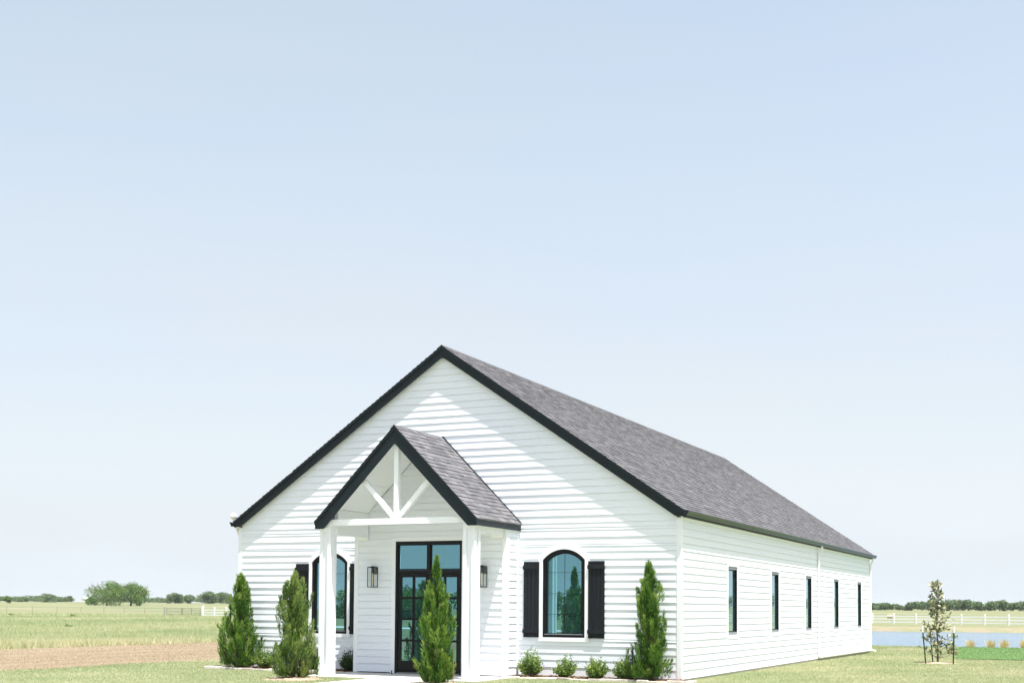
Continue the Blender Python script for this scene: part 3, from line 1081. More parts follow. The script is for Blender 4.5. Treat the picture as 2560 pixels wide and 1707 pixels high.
# posts with recessed faces
for x0 in (-2.058, 1.768):
    x1 = x0+0.29
    y0, y1 = -2.325, -2.035
    c0, c1 = (x0+x1)/2, (y0+y1)/2
    h, q, d = 0.145, 0.064, 0.034
    prof = [(-h, -h), (-q, -h), (-q, -h+d), (q, -h+d), (q, -h), (h, -h), (h, -q), (h-d, -q), (h-d, q), (h, q), (h, h), (q, h), (q, h-d), (-q, h-d), (-q, h), (-h, h), (-h, q), (-h+d, q), (-h+d, -q), (-h, -q)]
    po = MB().prism([(c0+u, c1+v) for u, v in prof], 0.16, 3.36, lambda u, v, a: (u, v, a)).build('porch_post', M['trim'], house)
    MB().box(x0-0.003, x1+0.003, y0-0.003, y1+0.003, -0.045, 0.16).build('post_base', M['trim'], po)
    MB().box(x0-0.002, x1+0.002, y0-0.002, y1+0.002, 3.36, 3.62 if True else 0).build('post_cap', M['trim'], po)
# truss in the gable
MB().box(-1.77, 1.77, -2.315, -2.175, 3.508, 3.652).build('tie_beam', M['trim'], house)
MB().box(-0.055, 0.06, -2.312, -2.19, 3.652, PR-0.3).build('king_post', M['trim'], house)
for s in (-1, 1):
    p0, p1 = Vector((s*0.06, 0, 3.66)), Vector((s*0.93, 0, 4.60))
    d = (p1-p0).normalized()
    n_ = Vector((-d.z, 0, d.x))*0.052
    q = [p0-n_, p1-n_, p1+n_, p0+n_]
    MB().prism([(v.x, v.z) for v in q], -2.309, -2.20, lambda u, v, a: (u, a, v)).build('strut', M['trim'], house)
    x0, x1 = sorted((s*1.80, s*2.0))
    MB().box(x0, x1, -2.034, -VD-0.021, 3.318, 3.447).build('side_beam', M['trim'], house)
    x0, x1 = sorted((s*1.70, s*1.80-s*0.001))
    MB().box(x0, x1, -2.10, -VD-0.028, 3.30, 3.90).build('beam_facing', M['trim'], house)
    x0, x1 = sorted((s*1.69, s*2.02))
    MB().box(x0, x1, -VD-0.06, -VD-0.029, 3.235, 3.52).build('beam_bracket', M['trim'], house)

# ---------------------------------------------------------------- lanterns and small fittings
def lantern(x, label):
    t = empty('wall_lantern', (x, -VD, 2.08))
    h, wd = 0.49, 0.085
    yb, yf = -0.035, -0.225
    fr = MB()
    r = 0.0065
    for px_ in (-wd, wd):
        for py_ in (yb, yf):
            fr.box(px_-r, px_+r, py_-r, py_+r, 0, h)
    for zz in (0, h-0.012):
        fr.box(-wd+r, wd-r, yf-r, yf+r, zz, zz+0.012).box(-wd+r, wd-r, yb-r, yb+r, zz, zz+0.012)
        fr.box(-wd-r, -wd+r, yf+r, yb-r, zz, zz+0.012).box(wd-r, wd+r, yf+r, yb-r, zz, zz+0.012)
    fr.build('frame', M['black'], t)
    MB().box(-wd, wd, yf+0.008, yb-0.008, h, h+0.006).build('roof_plate', M['black'], t)
    MB().box(-0.04, 0.04, -0.17, -0.09, h+0.006, h+0.024).build('cap', M['black'], t)
    MB().box(-0.06, 0.06, -0.034, -0.014, h-0.17, h).build('back_plate', M['pipe'], t)
    MB().tube([(0, -0.13, h), (0, -0.13, h-0.15)], 0.017, 10).build('socket', M['black'], t)
    MB().tube([(0, -0.13, h-0.15), (0, -0.13, h-0.17), (0, -0.13, 0.08), (0, -0.13, 0.06)], [0.008, 0.017, 0.017, 0.006], 10).build('bulb', M['bulb'], t, smooth=True)
    for a, b, c, d in ((-wd, yf, wd, yf), (-wd, yf, -wd, yb), (wd, yf, wd, yb)):
        MB().add([(a, b, 0.01), (c, d, 0.01), (c, d, h-0.01), (a, b, h-0.01)], [(0, 1, 2, 3)]).build('pane', M['clear'], t)
    tag(t, label, 'wall lantern', 'lanterns beside the entry door')
lantern(-1.5, 'black box wall lantern with clear glass left of the entry door')
lantern(1.5, 'black box wall lantern half hidden behind the right porch post')

g = empty('globe_light', (-6.40, 0.06, 3.80))
mb = MB()
N1, N2 = 12, 18
vs = [(0.093*math.sin(math.pi*a/N1)*math.cos(2*math.pi*b/N2), 0.093*math.sin(math.pi*a/N1)*math.sin(2*math.pi*b/N2), 0.20+0.093*math.cos(math.pi*a/N1)) for a in range(N1+1) for b in range(N2)]
fs = [(a*N2+b, (a+1)*N2+b, (a+1)*N2+(b+1) % N2, a*N2+(b+1) % N2) for a in range(N1) for b in range(N2)]
mb.add(vs, fs).build('globe', M['globe'], g, smooth=True)
MB().tube([(0.06, 0, 0.03), (0.0, 0, 0.05), (0, 0, 0.12)], 0.02, 8).build('bracket', M['globe'], g)
tag(g, 'round white globe fixed at the left end of the front roof edge', 'globe light')

t = empty('door_stop', (-0.82, -1.0, -0.02))
MB().tube([(0, 0, 0), (0, 0, 0.012)], 0.03, 10).build('foot', M['black'], t)
MB().tube([(0, 0, 0.012), (0, 0, 0.09)], 0.014, 10).build('stem', M['black'], t)
tag(t, 'small black door stop standing on the porch slab', 'door stop')

t = empty('hose_tap', (2.26, -0.42, -0.04))
MB().tube([(0, 0, 0), (0, 0, 0.24)], 0.028, 10).build('riser', M['zinc'], t)
MB().tube([(-0.07, -0.02, 0.215), (0.13, 0.03, 0.215)], 0.016, 8).build('spout', M['zinc'], t)
MB().tube([(0, 0, 0.24), (0.02, 0, 0.30)], 0.01, 8).build('stem', M['zinc'], t)
MB().tube([(-0.01, -0.035, 0.295), (0.09, 0.03, 0.285)], 0.012, 8).build('handle', M['zinc'], t)
tag(t, 'grey standing hose tap beside the vestibule corner', 'hose tap')

# ---------------------------------------------------------------- planting beds
def bed(x0, x1, y0, y1, seed):
    r = random.Random(seed)
    nxx, nyy = int((x1-x0)/0.12), int((y1-y0)/0.1)
    vs, fs = [], []
    for a in range(nyy+1):
        for b in range(nxx+1):
            e = min(a, nyy-a)/max(1, nyy/2)
            vs.append((x0+(x1-x0)*b/nxx, y0+(y1-y0)*a/nyy, -0.06+0.05*min(1, e*2)+r.uniform(-0.008, 0.012)))
    for a in range(nyy):
        for b in range(nxx):
            k = a*(nxx+1)+b
            fs.append((k, k+1, k+nxx+2, k+nxx+1))
    for _ in range(int((x1-x0)*(y1-y0)*160)):
        p = Vector((r.uniform(x0, x1), r.uniform(y0, y1), -0.012))
        a = r.uniform(0, 6.28)
        l_, w_ = r.uniform(0.02, 0.06), r.uniform(0.006, 0.014)
        u = Vector((math.cos(a), math.sin(a), r.uniform(-0.4, 0.6)))*l_
        v = Vector((-math.sin(a), math.cos(a), 0))*w_
        base = len(vs)
        vs += [tuple(p-u-v+Vector((0, 0, .02))), tuple(p+u-v+Vector((0, 0, .02))), tuple(p+u+v+Vector((0, 0, .02))), tuple(p-u+v+Vector((0, 0, .02)))]
        fs.append((base, base+1, base+2, base+3))
    o = MB().add(vs, fs).build('mulch_bed', M['mulch'])
    o['kind'] = 'structure'
bed(-6.4, -2.27, -0.84, -0.0, 1)
bed(2.12, 6.35, -0.72, -0.0, 2)

def edging(pts, label, seed):
    r = random.Random(seed)
    root = empty('stone_edging', (pts[0][0], pts[0][1], 0))
    bx_, by_ = pts[0]
    for (ax, ay), (cx_, cy_) in zip(pts[:-1], pts[1:]):
        L = math.hypot(cx_-ax, cy_-ay)
        d = 0
        ux, uy = (cx_-ax)/L, (cy_-ay)/L
        while d < L-0.08:
            l_ = min(r.uniform(0.26, 0.52), L-d)
            w_, h_ = r.uniform(0.085, 0.12), r.uniform(-0.012, 0.02)
            mb = MB()
            c = []
            for zz in (-0.14, h_):
                for (s, t_) in ((0, -1), (1, -1), (1, 1), (0, 1)):
                    s_ = d+(0.006 if s == 0 else l_-0.006)
                    k = 1.0 if zz < -0.1 else 0.86
                    jx = r.uniform(-0.012, 0.012)
                    c.append((ax+ux*s_-uy*t_*w_*0.5*k+jx-bx_, ay+uy*s_+ux*t_*w_*0.5*k+r.uniform(-0.012, 0.012)-by_, zz+r.uniform(-0.01, 0.01)))
            mb.add(c, [(0, 3, 2, 1), (4, 5, 6, 7), (0, 1, 5, 4), (1, 2, 6, 5), (2, 3, 7, 6), (3, 0, 4, 7)])
            mb.build('stone', M['stone'], root, bevel=0.012)
            d += l_
    tag(root, label, 'edging', 'stone bed edgings along the front wall')
edging([(-6.5, -0.05), (-6.5, -0.9), (-2.26, -0.9)], 'pale stone edging of the left planting bed', 3)
edging([(2.16, -0.78), (6.46, -0.78), (6.5, -0.08)], 'pale stone edging of the right planting bed', 4)

# ---------------------------------------------------------------- foliage builders
def leaves(P, D, N_, L, Wd, tint=None):
    """diamond leaves: position, direction, side vector, length, width -> verts, quads"""
    n = len(P)
    L = np.asarray(L)[:, None]
    Wd = np.asarray(Wd)[:, None]
    v = np.empty((n, 4, 3))
    v[:, 0] = P
    v[:, 1] = P+D*L*0.45+N_*Wd
    v[:, 2] = P+D*L
    v[:, 3] = P+D*L*0.45-N_*Wd
    f = np.arange(n*4).reshape(n, 4)
    t = None if tint is None else np.repeat(tint, 4)
    return v.reshape(-1, 3), f, t

def juniper(loc, H, profile, seed, label, mat, n=300, lean=(0, 0), stems=3):
    r = np.random.default_rng(seed)
    t = empty('juniper_tree', loc)
    pt = np.array([p[0] for p in profile])          # fraction from top
    pr = np.array([p[1] for p in profile])
    # ---- plumes
    zf = []
    while len(zf) < n:                              # more plumes where the crown is wide
        q = r.uniform(0.0, 0.985)
        if r.uniform() < 0.25+0.75*np.interp(q, pt, pr)/pr.max():
            zf.append(q)
    zf = np.array(zf)
    az = r.uniform(0, 2*np.pi, n)
    lob = 1+0.16*np.sin(az*2+seed)+0.14*np.sin(az*3+zf*9+seed*2)+r.normal(0, 0.14, n)
    shell = np.where(r.uniform(size=n) < 0.62, r.uniform(0.70, 1.12, n), r.uniform(0.15, 0.7, n))
    R = np.interp(zf, pt, pr)*np.minimum(lob*shell, 1.08)
    zf[:5] = (0.0, 0.02, 0.035, 0.05, 0.07)
    R[:5] = (0.0, 0.025, 0.04, 0.05, 0.06)
    tip = np.stack([R*np.cos(az)+lean[0]*(1-zf), R*np.sin(az)+lean[1]*(1-zf), H*(1-zf)], -1)
    Lp = r.uniform(0.26, 0.60, n)*(0.75+0.45*zf)
    Lp[:5] = (0.55, 0.4, 0.4, 0.35, 0.35)
    spike = (r.uniform(size=n) < 0.25) & (shell > 0.7)
    tip[:, :2] *= np.where(spike, 1.13, 1.0)[:, None]
    Lp = Lp*np.where(spike, 1.25, 1.0)
    Lp = np.minimum(Lp, 0.9*tip[:, 2]+0.06)
    outw = np.stack([np.cos(az), np.sin(az), 0*az], -1)
    ax = norm(outw*(r.uniform(0.08, 0.55, n)*(0.35+zf))[:, None]+np.array([0, 0, 1.0])+r.normal(0, 0.10, (n, 3)))
    ax[:5] = norm(ax[:5]*np.array([0.15, 0.15, 1.0]))
    base = tip-ax*Lp[:, None]
    base[:, 2] = np.maximum(base[:, 2], 0.03)
    ptint = np.clip(r.normal(0.45, 0.26, n), 0, 1)
    K = 120
    P, D, Nn, Ls, Ws, T = [], [], [], [], [], []
    a = r.uniform(0.0, 1.0, (n, K))**0.85
    phi = r.uniform(0, 2*np.pi, (n, K))
    e1 = norm(np.cross(ax, np.array([0.3, 0.9, 0.1])))
    e2 = np.cross(ax, e1)
    rad = e1[:, None]*np.cos(phi)[..., None]+e2[:, None]*np.sin(phi)[..., None]
    wid = (0.036+0.030*r.uniform(size=n))[:, None]*(0.15+np.sin(np.pi*np.clip(a*0.8+0.2, 0, 1))**0.9)*(1-0.55*a)
    rho = wid*np.sqrt(r.uniform(0.05, 1, (n, K)))
    seg = tip-base
    pos = base[:, None]+seg[:, None]*a[..., None]+rad*rho[..., None]
    dr = norm(ax[:, None]*1.0+rad*r.uniform(0.1, 0.6, (n, K))[..., None]+r.normal(0, 0.12, (n, K, 3)))
    sd = norm(np.cross(dr, r.normal(0, 1, (n, K, 3))))
    Ls = r.uniform(0.07, 0.13, (n, K))
    Ws = r.uniform(0.005, 0.009, (n, K))
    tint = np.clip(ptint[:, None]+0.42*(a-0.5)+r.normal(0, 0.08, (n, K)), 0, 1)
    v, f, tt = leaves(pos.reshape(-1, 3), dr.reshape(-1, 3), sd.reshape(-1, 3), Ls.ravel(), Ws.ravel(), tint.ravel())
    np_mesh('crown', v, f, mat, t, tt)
    mb = MB()
    for k in range(stems):
        aa = 2*math.pi*k/stems+seed
        mb.tube([(0.02*math.cos(aa), 0.02*math.sin(aa), -0.08), (0.04*math.cos(aa), 0.04*math.sin(aa), 0.25*H), (0.05*math.cos(aa)+lean[0]*0.4, 0.05*math.sin(aa)+lean[1]*0.4, 0.6*H), (lean[0]*0.8, lean[1]*0.8, 0.86*H)], [0.032, 0.026, 0.016, 0.006], 7)
    mb.build('trunk', M['bark'], t, smooth=True)
    # thin side branches
    bb = MB()
    for k in range(0, n, 6):
        b = Vector(base[k])
        z0 = max(0.02, b.z-0.25)
        bb.tube([(0.03*math.cos(az[k]), 0.03*math.sin(az[k]), z0), tuple(b), tuple(Vector(tip[k])*0.5+b*0.5)], [0.009, 0.006, 0.003], 4, False)
    bb.build('branches', M['bark'], t)
    tag(t, label, 'tree', 'young upright junipers along the front')
    return t

p1 = [(0, .03), (.06, .12), (.13, .2), (.25, .29), (.37, .33), (.49, .41), (.6, .5), (.73, .55), (.85, .5), (.96, .34), (1, .2)]
p2 = [(0, .05), (.05, .15), (.1, .23), (.2, .34), (.31, .36), (.43, .41), (.6, .46), (.71, .53), (.82, .47), (.93, .36), (1, .22)]
p3 = [(0, .02), (.07, .05), (.14, .1), (.2, .19), (.27, .22), (.33, .26), (.44, .32), (.53, .35), (.64, .37), (.72, .38), (.83, .42), (.9, .39), (.96, .3), (1, .14)]
p4 = [(0, .03), (.07, .12), (.13, .19), (.2, .25), (.28, .29), (.37, .3), (.45, .31), (.54, .34), (.63, .36), (.71, .4), (.8, .42), (.88, .4), (.97, .32), (1, .22)]
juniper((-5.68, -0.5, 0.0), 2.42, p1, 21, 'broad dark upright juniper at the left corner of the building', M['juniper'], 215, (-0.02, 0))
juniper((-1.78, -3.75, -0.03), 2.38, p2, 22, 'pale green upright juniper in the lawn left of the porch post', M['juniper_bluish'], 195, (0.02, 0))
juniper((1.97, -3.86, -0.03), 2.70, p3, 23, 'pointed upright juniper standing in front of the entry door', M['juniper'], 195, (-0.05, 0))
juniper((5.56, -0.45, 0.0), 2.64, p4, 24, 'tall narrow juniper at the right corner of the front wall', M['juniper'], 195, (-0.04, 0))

def shrub(loc, H, R, seed, label, mat, shoots=70):
    r = np.random.default_rng(seed)
    t = empty('shrub', loc)
    az = r.uniform(0, 2*np.pi, shoots)
    el = np.arccos(r.uniform(0.02, 1.0, shoots))        # from the vertical
    rr = r.uniform(0.75, 1.08, shoots)
    wild = r.uniform(size=shoots) < 0.12
    rr = np.where(wild, rr*1.22, rr)
    tip = np.stack([R*np.sin(el)*np.cos(az)*rr, R*np.sin(el)*np.sin(az)*rr, H*(0.28+0.72*np.cos(el))*np.minimum(rr, 1.15)], -1)
    b0 = np.stack([0.12*R*np.cos(az), 0.12*R*np.sin(az), 0*az+0.02], -1)
    mid = b0*0.4+tip*0.6
    mid[:, 2] *= 0.92
    K = 46
    a = r.uniform(0.22, 1.0, (shoots, K))
    pos = np.where(a[..., None] < 0.6, b0[:, None]+(mid-b0)[:, None]*(a/0.6)[..., None], mid[:, None]+(tip-mid)[:, None]*((a-0.6)/0.4)[..., None])
    ax = norm(tip-mid)[:, None]+0*pos
    pos = pos+r.normal(0, 0.022, pos.shape)
    pos[..., 2] = np.maximum(pos[..., 2], 0.015)
    dr = norm(ax*0.7+r.normal(0, 0.75, pos.shape)+np.array([0, 0, 0.25]))
    sd = norm(np.cross(dr, r.normal(0, 1, pos.shape)))
    pt = np.clip(r.normal(0.42, 0.2, shoots), 0, 1)
    tint = np.clip(pt[:, None]+0.4*(a-0.6)+r.normal(0, 0.1, a.shape), 0, 1)
    v, f, tt = leaves(pos.reshape(-1, 3), dr.reshape(-1, 3), sd.reshape(-1, 3), r.uniform(0.028, 0.052, a.size), r.uniform(0.009, 0.016, a.size), tint.ravel())
    np_mesh('foliage', v, f, mat, t, tt)
    mb = MB()
    for k in range(0, shoots, 2):
        mb.tube([tuple(b0[k]-(0, 0, 0.05)), tuple(mid[k]), tuple(tip[k])], [0.007, 0.004, 0.0015], 4, False)
    mb.build('stems', M['bark'], t)
    tag(t, label, 'shrub', 'low leafy shrubs in the planting beds')
shrub((2.57, -0.36, -0.02), 0.60, 0.31, 31, 'largest loose leafy shrub below the left shutter of the right window', M['shrub'], 90)
shrub((3.47, -0.36, -0.02), 0.50, 0.29, 32, 'yellowish airy shrub centred below the right arched window', M['shrub'], 62)
shrub((4.24, -0.36, -0.02), 0.47, 0.28, 33, 'dense rounded shrub below the right shutter of the right window', M['shrub'], 95)
shrub((4.93, -0.34, -0.02), 0.52, 0.30, 34, 'leafy shrub touching the tall juniper at the right corner', M['shrub'], 85)
shrub((-4.95, -0.45, -0.02), 0.52, 0.34, 35, 'yellow green shrub against the broad juniper at left', M['shrub'], 85)
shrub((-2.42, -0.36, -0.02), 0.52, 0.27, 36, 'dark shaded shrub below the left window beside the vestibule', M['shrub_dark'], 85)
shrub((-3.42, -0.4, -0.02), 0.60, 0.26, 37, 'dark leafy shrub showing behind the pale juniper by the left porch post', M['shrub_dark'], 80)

# stakes beside the young junipers
def stake(p0, p1, r_, mat, label, white=None, group=None, cat='stake'):
    b = Vector(p0)
    t = empty('stake', b)
    a = Vector(p1)-b
    if white:
        k = 1-white
        MB().tube([(0, 0, -0.1), tuple(a*k)], r_, 8).build('shaft', mat, t)
        MB().tube([tuple(a*k), tuple(a)], r_*1.02, 8).build('painted_tip', M['vinyl'], t)
    else:
        MB().tube([(0, 0, -0.1), tuple(a)], r_, 8).build('shaft', mat, t)
    tag(t, label, cat, group)
stake((-2.2, -3.55, -0.05), (-2.2, -3.55, 0.62), 0.011, M['dark_steel'], 'thin dark rod on the left side of the pale juniper', group='rods beside the junipers')
stake((-1.42, -3.95, -0.05), (-1.43, -3.95, 0.78), 0.011, M['rust'], 'thin rusty rod on the right side of the pale juniper', group='rods beside the junipers')
stake((1.72, -3.7, -0.05), (1.72, -3.7, 0.62), 0.012, M['dark_steel'], 'thin dark rod left of the juniper before the door', group='rods beside the junipers')
stake((2.50, -4.15, -0.05), (2.50, -4.15, 0.85), 0.011, M['rust'], 'thin rusty rod right of the juniper before the door', group='rods beside the junipers')
stake((5.20, -0.58, -0.03), (5.19, -0.58, 0.74), 0.011, M['dark_steel'], 'thin dark rod left of the tall juniper at the right corner', group='rods beside the junipers')

# bare soil rings under the two lawn junipers
def soil_ring(c, r0, seed):
    r = random.Random(seed)
    vs = [(c[0], c[1], 0.0)]
    n = 28
    for k in range(n):
        a = 2*math.pi*k/n
        q = r0*r.uniform(0.82, 1.12)
        vs.append((c[0]+q*0.62*math.cos(a), c[1]+q*0.62*math.sin(a), -0.005+r.uniform(-0.012, 0.012)))
    for k in range(n):
        a = 2*math.pi*k/n
        q = r0*r.uniform(0.9, 1.12)
        vs.append((c[0]+q*math.cos(a), c[1]+q*math.sin(a), -0.06))
    fs = [(0, 1+k, 1+(k+1) % n) for k in range(n)]+[(1+k, n+1+k, n+1+(k+1) % n, 1+(k+1) % n) for k in range(n)]
    o = MB().add(vs, fs).build('soil_mound', M['soil'])
    o['kind'] = 'structure'
mm = Mat('dry_soil')
pp_ = mm.pos()
aa_ = mm.noise(14, 5, 0.7, pp_)
M['soil'] = mm.principled(mm.ramp(aa_, [(0.3, (0.20, 0.14, 0.10)), (0.55, (0.36, 0.28, 0.21)), (0.8, (0.48, 0.40, 0.32))]), 0.95, 0.1, mm.bump(aa_, 1.0, 0.03))
soil_ring((-1.78, -3.75), 0.72, 1)
soil_ring((1.97, -3.86), 0.6, 2)

# ---------------------------------------------------------------- magnolia by the pond
def magnolia():
    loc = Vector((9.88, 15.5, tz(9.88, 15.5)))
    t = empty('magnolia_tree', loc)
    r = random.Random(55)
    H = 2.65
    mb = MB()
    trunk = [(0, 0, -0.1), (0.02, 0, 0.5), (-0.02, 0.02, 1.1), (0.0, 0, 1.8), (0.07, 0, H*0.93)]
    mb.tube(trunk, [0.036, 0.028, 0.022, 0.015, 0.006], 7)
    prof = lambda z: float(np.interp(z/H, [0, .12, .25, .38, .5, .62, .72, .85, 1], [.38, .54, .58, .52, .50, .40, .27, .27, .10]))
    P, D, T = [], [], []
    for k in range(58):
        z = H*(0.13+0.85*(k+0.5)/58)
        a = k*2.399+r.uniform(-.4, .4)
        R_ = prof(z)*r.uniform(0.35, 1.12)
        z0 = max(0.15, z-R_*r.uniform(0.5, 0.9))
        p0 = Vector((0, 0, z0))
        p1 = Vector((R_*math.cos(a), R_*math.sin(a), z))
        pm = (p0+p1)/2+Vector((0, 0, -0.04))
        mb.tube([tuple(p0), tuple(pm), tuple(p1)], [0.010, 0.007, 0.003], 5, False)
        for _ in range(r.choice((6, 10, 14, 18))):
            q = pm.lerp(p1, r.uniform(0.25, 1.05))
            P.append(q+Vector((r.gauss(0, .03), r.gauss(0, .03), r.gauss(0, .03))))
            dd = (p1-p0).normalized()*0.5+Vector((r.gauss(0, .6), r.gauss(0, .6), r.gauss(0.15, .5)))
            D.append(dd.normalized())
    mb.build('trunk', M['bark'], t, smooth=True)
    P, D = np.array(P), np.array(D)
    rr = np.random.default_rng(5)
    sd = norm(np.cross(D, rr.normal(0, 1, D.shape)))
    v, f, _ = leaves(P, D, sd, rr.uniform(0.11, 0.19, len(P)), rr.uniform(0.025, 0.042, len(P)))
    np_mesh('crown', v, f, M['magnolia'], t)
    tag(t, 'sparse young broad-leaved tree held between stakes by the pond', 'tree')
    for (a, b), top, lab in (((-0.25, -0.85), (-0.36, -0.85), 'dark green stake with white tip left of the young broad-leaved tree'),
                             ((0.58, -0.95), (0.62, -0.95), 'dark green stake with white tip right of the young broad-leaved tree'),
                             ((-0.25, 0.9), (-0.34, 0.9), 'dark green stake behind the young broad-leaved tree')):
        x, y = loc.x+a, loc.y+b
        z = tz(x, y)
        stake((x, y, z), (loc.x+top[0], loc.y+top[1], z+1.2), 0.021, M['green_steel'], lab, 0.17 if b < 0 else None, 'stakes round the young broad-leaved tree')
magnolia()
soilm = MB()
vs = [(9.9, 15.2, tz(9.9, 15.2)+0.05)]
for k in range(24):
    a = 2*math.pi*k/24
    q = random.uniform(0.75, 1.0)
    vs.append((9.95+q*math.cos(a), 15.2+q*math.sin(a), tz(9.9, 15.2)-0.02))
soilm.add(vs, [(0, 1+k, 1+(k+1) % 24) for k in range(24)]).build('soil_mound', M['soil'])['kind'] = 'structure'

# straw coloured grass tufts on the shore
def tuft(u, dist, h, seed, label):
    p = at_ground(u, dist)
    r = np.random.default_rng(seed)
    t = empty('ornamental_grass', p)
    n = 260
    az = r.uniform(0, 2*np.pi, n)
    sp = r.uniform(0.0, 1.0, n)**1.5*0.55
    D = norm(np.stack([np.cos(az)*sp, np.sin(az)*sp, np.ones(n)], -1))
    P = np.stack([0.16*np.cos(az)*r.uniform(0, 1, n), 0.16*np.sin(az)*r.uniform(0, 1, n), np.zeros(n)-0.03], -1)
    S_ = norm(np.cross(D, r.normal(0, 1, (n, 3))))
    v, f, _ = leaves(P, D, S_, h*r.uniform(0.6, 1.05, n), r.uniform(0.005, 0.009, n))
    np_mesh('blades', v, f, M['straw'], t)
    tag(t, label, 'ornamental grass', 'straw coloured tufts along the pond edge')
tuft(2424, 65.6, 0.52, 1, 'straw grass tuft on the pond edge, first right of the young tree')
tuft(2474, 65.6, 0.52, 2, 'straw grass tuft on the pond edge, second right of the young tree')
tuft(2509, 65.6, 0.52, 3, 'straw grass tuft on the pond edge, third right of the young tree')
tuft(2558, 65.6, 0.52, 4, 'straw grass tuft on the pond edge, cut by the right picture edge')

# ---------------------------------------------------------------- fences
def rail_fence(p0, p1, step, h, label, group, rails=(0.28, 0.66, 1.06)):
    """white three-rail fence: every post and rail a part"""
    p0, p1 = Vector((*p0, 0)), Vector((*p1, 0))
    L = (p1-p0).length
    d = (p1-p0).normalized()
    n = int(L/step)
    root = empty('rail_fence', (p0.x, p0.y, tz(p0.x, p0.y)))
    o0 = root.location.copy()
    nrm = Vector((-d.y, d.x, 0))
    for k in range(n+1):
        q = p0+d*step*k
        z = tz(q.x, q.y)
        c = q-o0
        mb = MB()
        hw_ = 0.075
        P = lambda a, b, zz: tuple(Vector((c.x, c.y, z-o0.z+zz))+d*a+nrm*b)
        mb.add([P(-hw_, -hw_, -0.2), P(hw_, -hw_, -0.2), P(hw_, hw_, -0.2), P(-hw_, hw_, -0.2), P(-hw_, -hw_, h), P(hw_, -hw_, h), P(hw_, hw_, h), P(-hw_, hw_, h), P(0, 0, h+0.07)],
               [(0, 3, 2, 1), (0, 1, 5, 4), (1, 2, 6, 5), (2, 3, 7, 6), (3, 0, 4, 7), (4, 5, 8), (5, 6, 8), (6, 7, 8), (7, 4, 8)])
        mb.build('post', M['vinyl'], root)
        if k < n:
            q2 = p0+d*step*(k+1)
            z2 = tz(q2.x, q2.y)
            for rz in rails:
                mb = MB()
                vs = []
                for (qq, zz) in ((q+d*hw_, z), (q2-d*hw_, z2)):
                    for b, e in ((-0.025, -0.09), (0.025, -0.09), (0.025, 0.09), (-0.025, 0.09)):
                        v = qq+nrm*b
                        vs.append((v.x-o0.x, v.y-o0.y, zz+rz+e-o0.z))
                mb.add(vs, [(0, 1, 2, 3), (7, 6, 5, 4), (0, 4, 5, 1), (1, 5, 6, 2), (2, 6, 7, 3), (3, 7, 4, 0)])
                mb.build('rail', M['vinyl'], root)
    tag(root, label, 'fence', group)
rail_fence((-29.0, 154.0), (70.0, 134.0), 2.98, 1.36, 'long white three-rail fence beyond the pond', 'white rail fences')
qa, qb = at_ground(510, 208), at_ground(660, 200)
rail_fence((qa.x, qa.y), (qb.x, qb.y), 2.4, 1.45, 'short white rail fence beside the pipe gate, behind the left juniper', 'white rail fences')

# tall gate posts and pipe gate
gp, gq = at_ground(415, 214), at_ground(505, 208.6)
t = empty('gate_post', gp)
MB().tube([(0, 0, -0.2), (0, 0, 1.5)], [0.17, 0.15], 10).build('shaft', M['wood_post'], t)
MB().tube([(0, 0, 1.5), (0, 0, 1.56)], [0.15, 0.08], 10).build('top', M['wood_post'], t)
tag(t, 'pale weathered gate post at the left end of the pipe gate', 'post', 'gate posts')
gq2 = at_ground(509.5, 208.3)
t = empty('gate_post', gq2)
MB().box(-0.14, 0.14, -0.14, 0.14, -0.2, 1.78).build('shaft', M['vinyl'], t)
MB().box(-0.17, 0.17, -0.17, 0.17, 1.78, 1.83).build('top', M['vinyl'], t)
tag(t, 'tall white gate post where the white fence meets the pipe gate', 'post', 'gate posts')
gate = empty('pipe_gate', gp)
ga, gb = Vector((0, 0, 0)), gq-gp
gd = (gb-ga)
for k, zz in enumerate((0.28, 0.52, 0.76, 1.0, 1.26)):
    MB().tube([tuple(ga+gd*0.06+Vector((0, 0, zz))), tuple(ga+gd*0.985+Vector((0, 0, zz)))], 0.028, 6).build('bar', M['pipe'], gate)
for f_ in (0.06, 0.47, 0.50, 0.74, 0.985):
    MB().tube([tuple(ga+gd*f_+Vector((0, 0, 0.22))), tuple(ga+gd*f_+Vector((0, 0, 1.3)))], 0.032, 6).build('upright', M['pipe'], gate)
tag(gate, 'grey pipe farm gate between the gate posts', 'gate')

# wire fence with rusty posts
wf0, wf1 = at_ground(-40, 226), at_ground(408, 214.5)
root = empty('wire_fence', wf0)
us = [-40, 21, 85, 146, 206, 263, 314, 365, 408]
tops = []
for k, u in enumerate(us):
    q = at_ground(u, 226+(214.5-226)*(u+40)/448)
    c = q-wf0
    tops.append(c)
    if u < 400:
        MB().tube([tuple(c+Vector((0, 0, -0.2))), tuple(c+Vector((random.uniform(-.03, .03), 0, 1.28)))], 0.022, 6).build('post', M['rust'], root)
for zz in (0.5, 0.85, 1.18):
    MB().tube([tuple(c+Vector((0, 0, zz))) for c in tops], 0.006, 4).build('wire', M['pipe'], root)
tag(root, 'wire fence on thin rusty posts across the left pasture', 'fence')

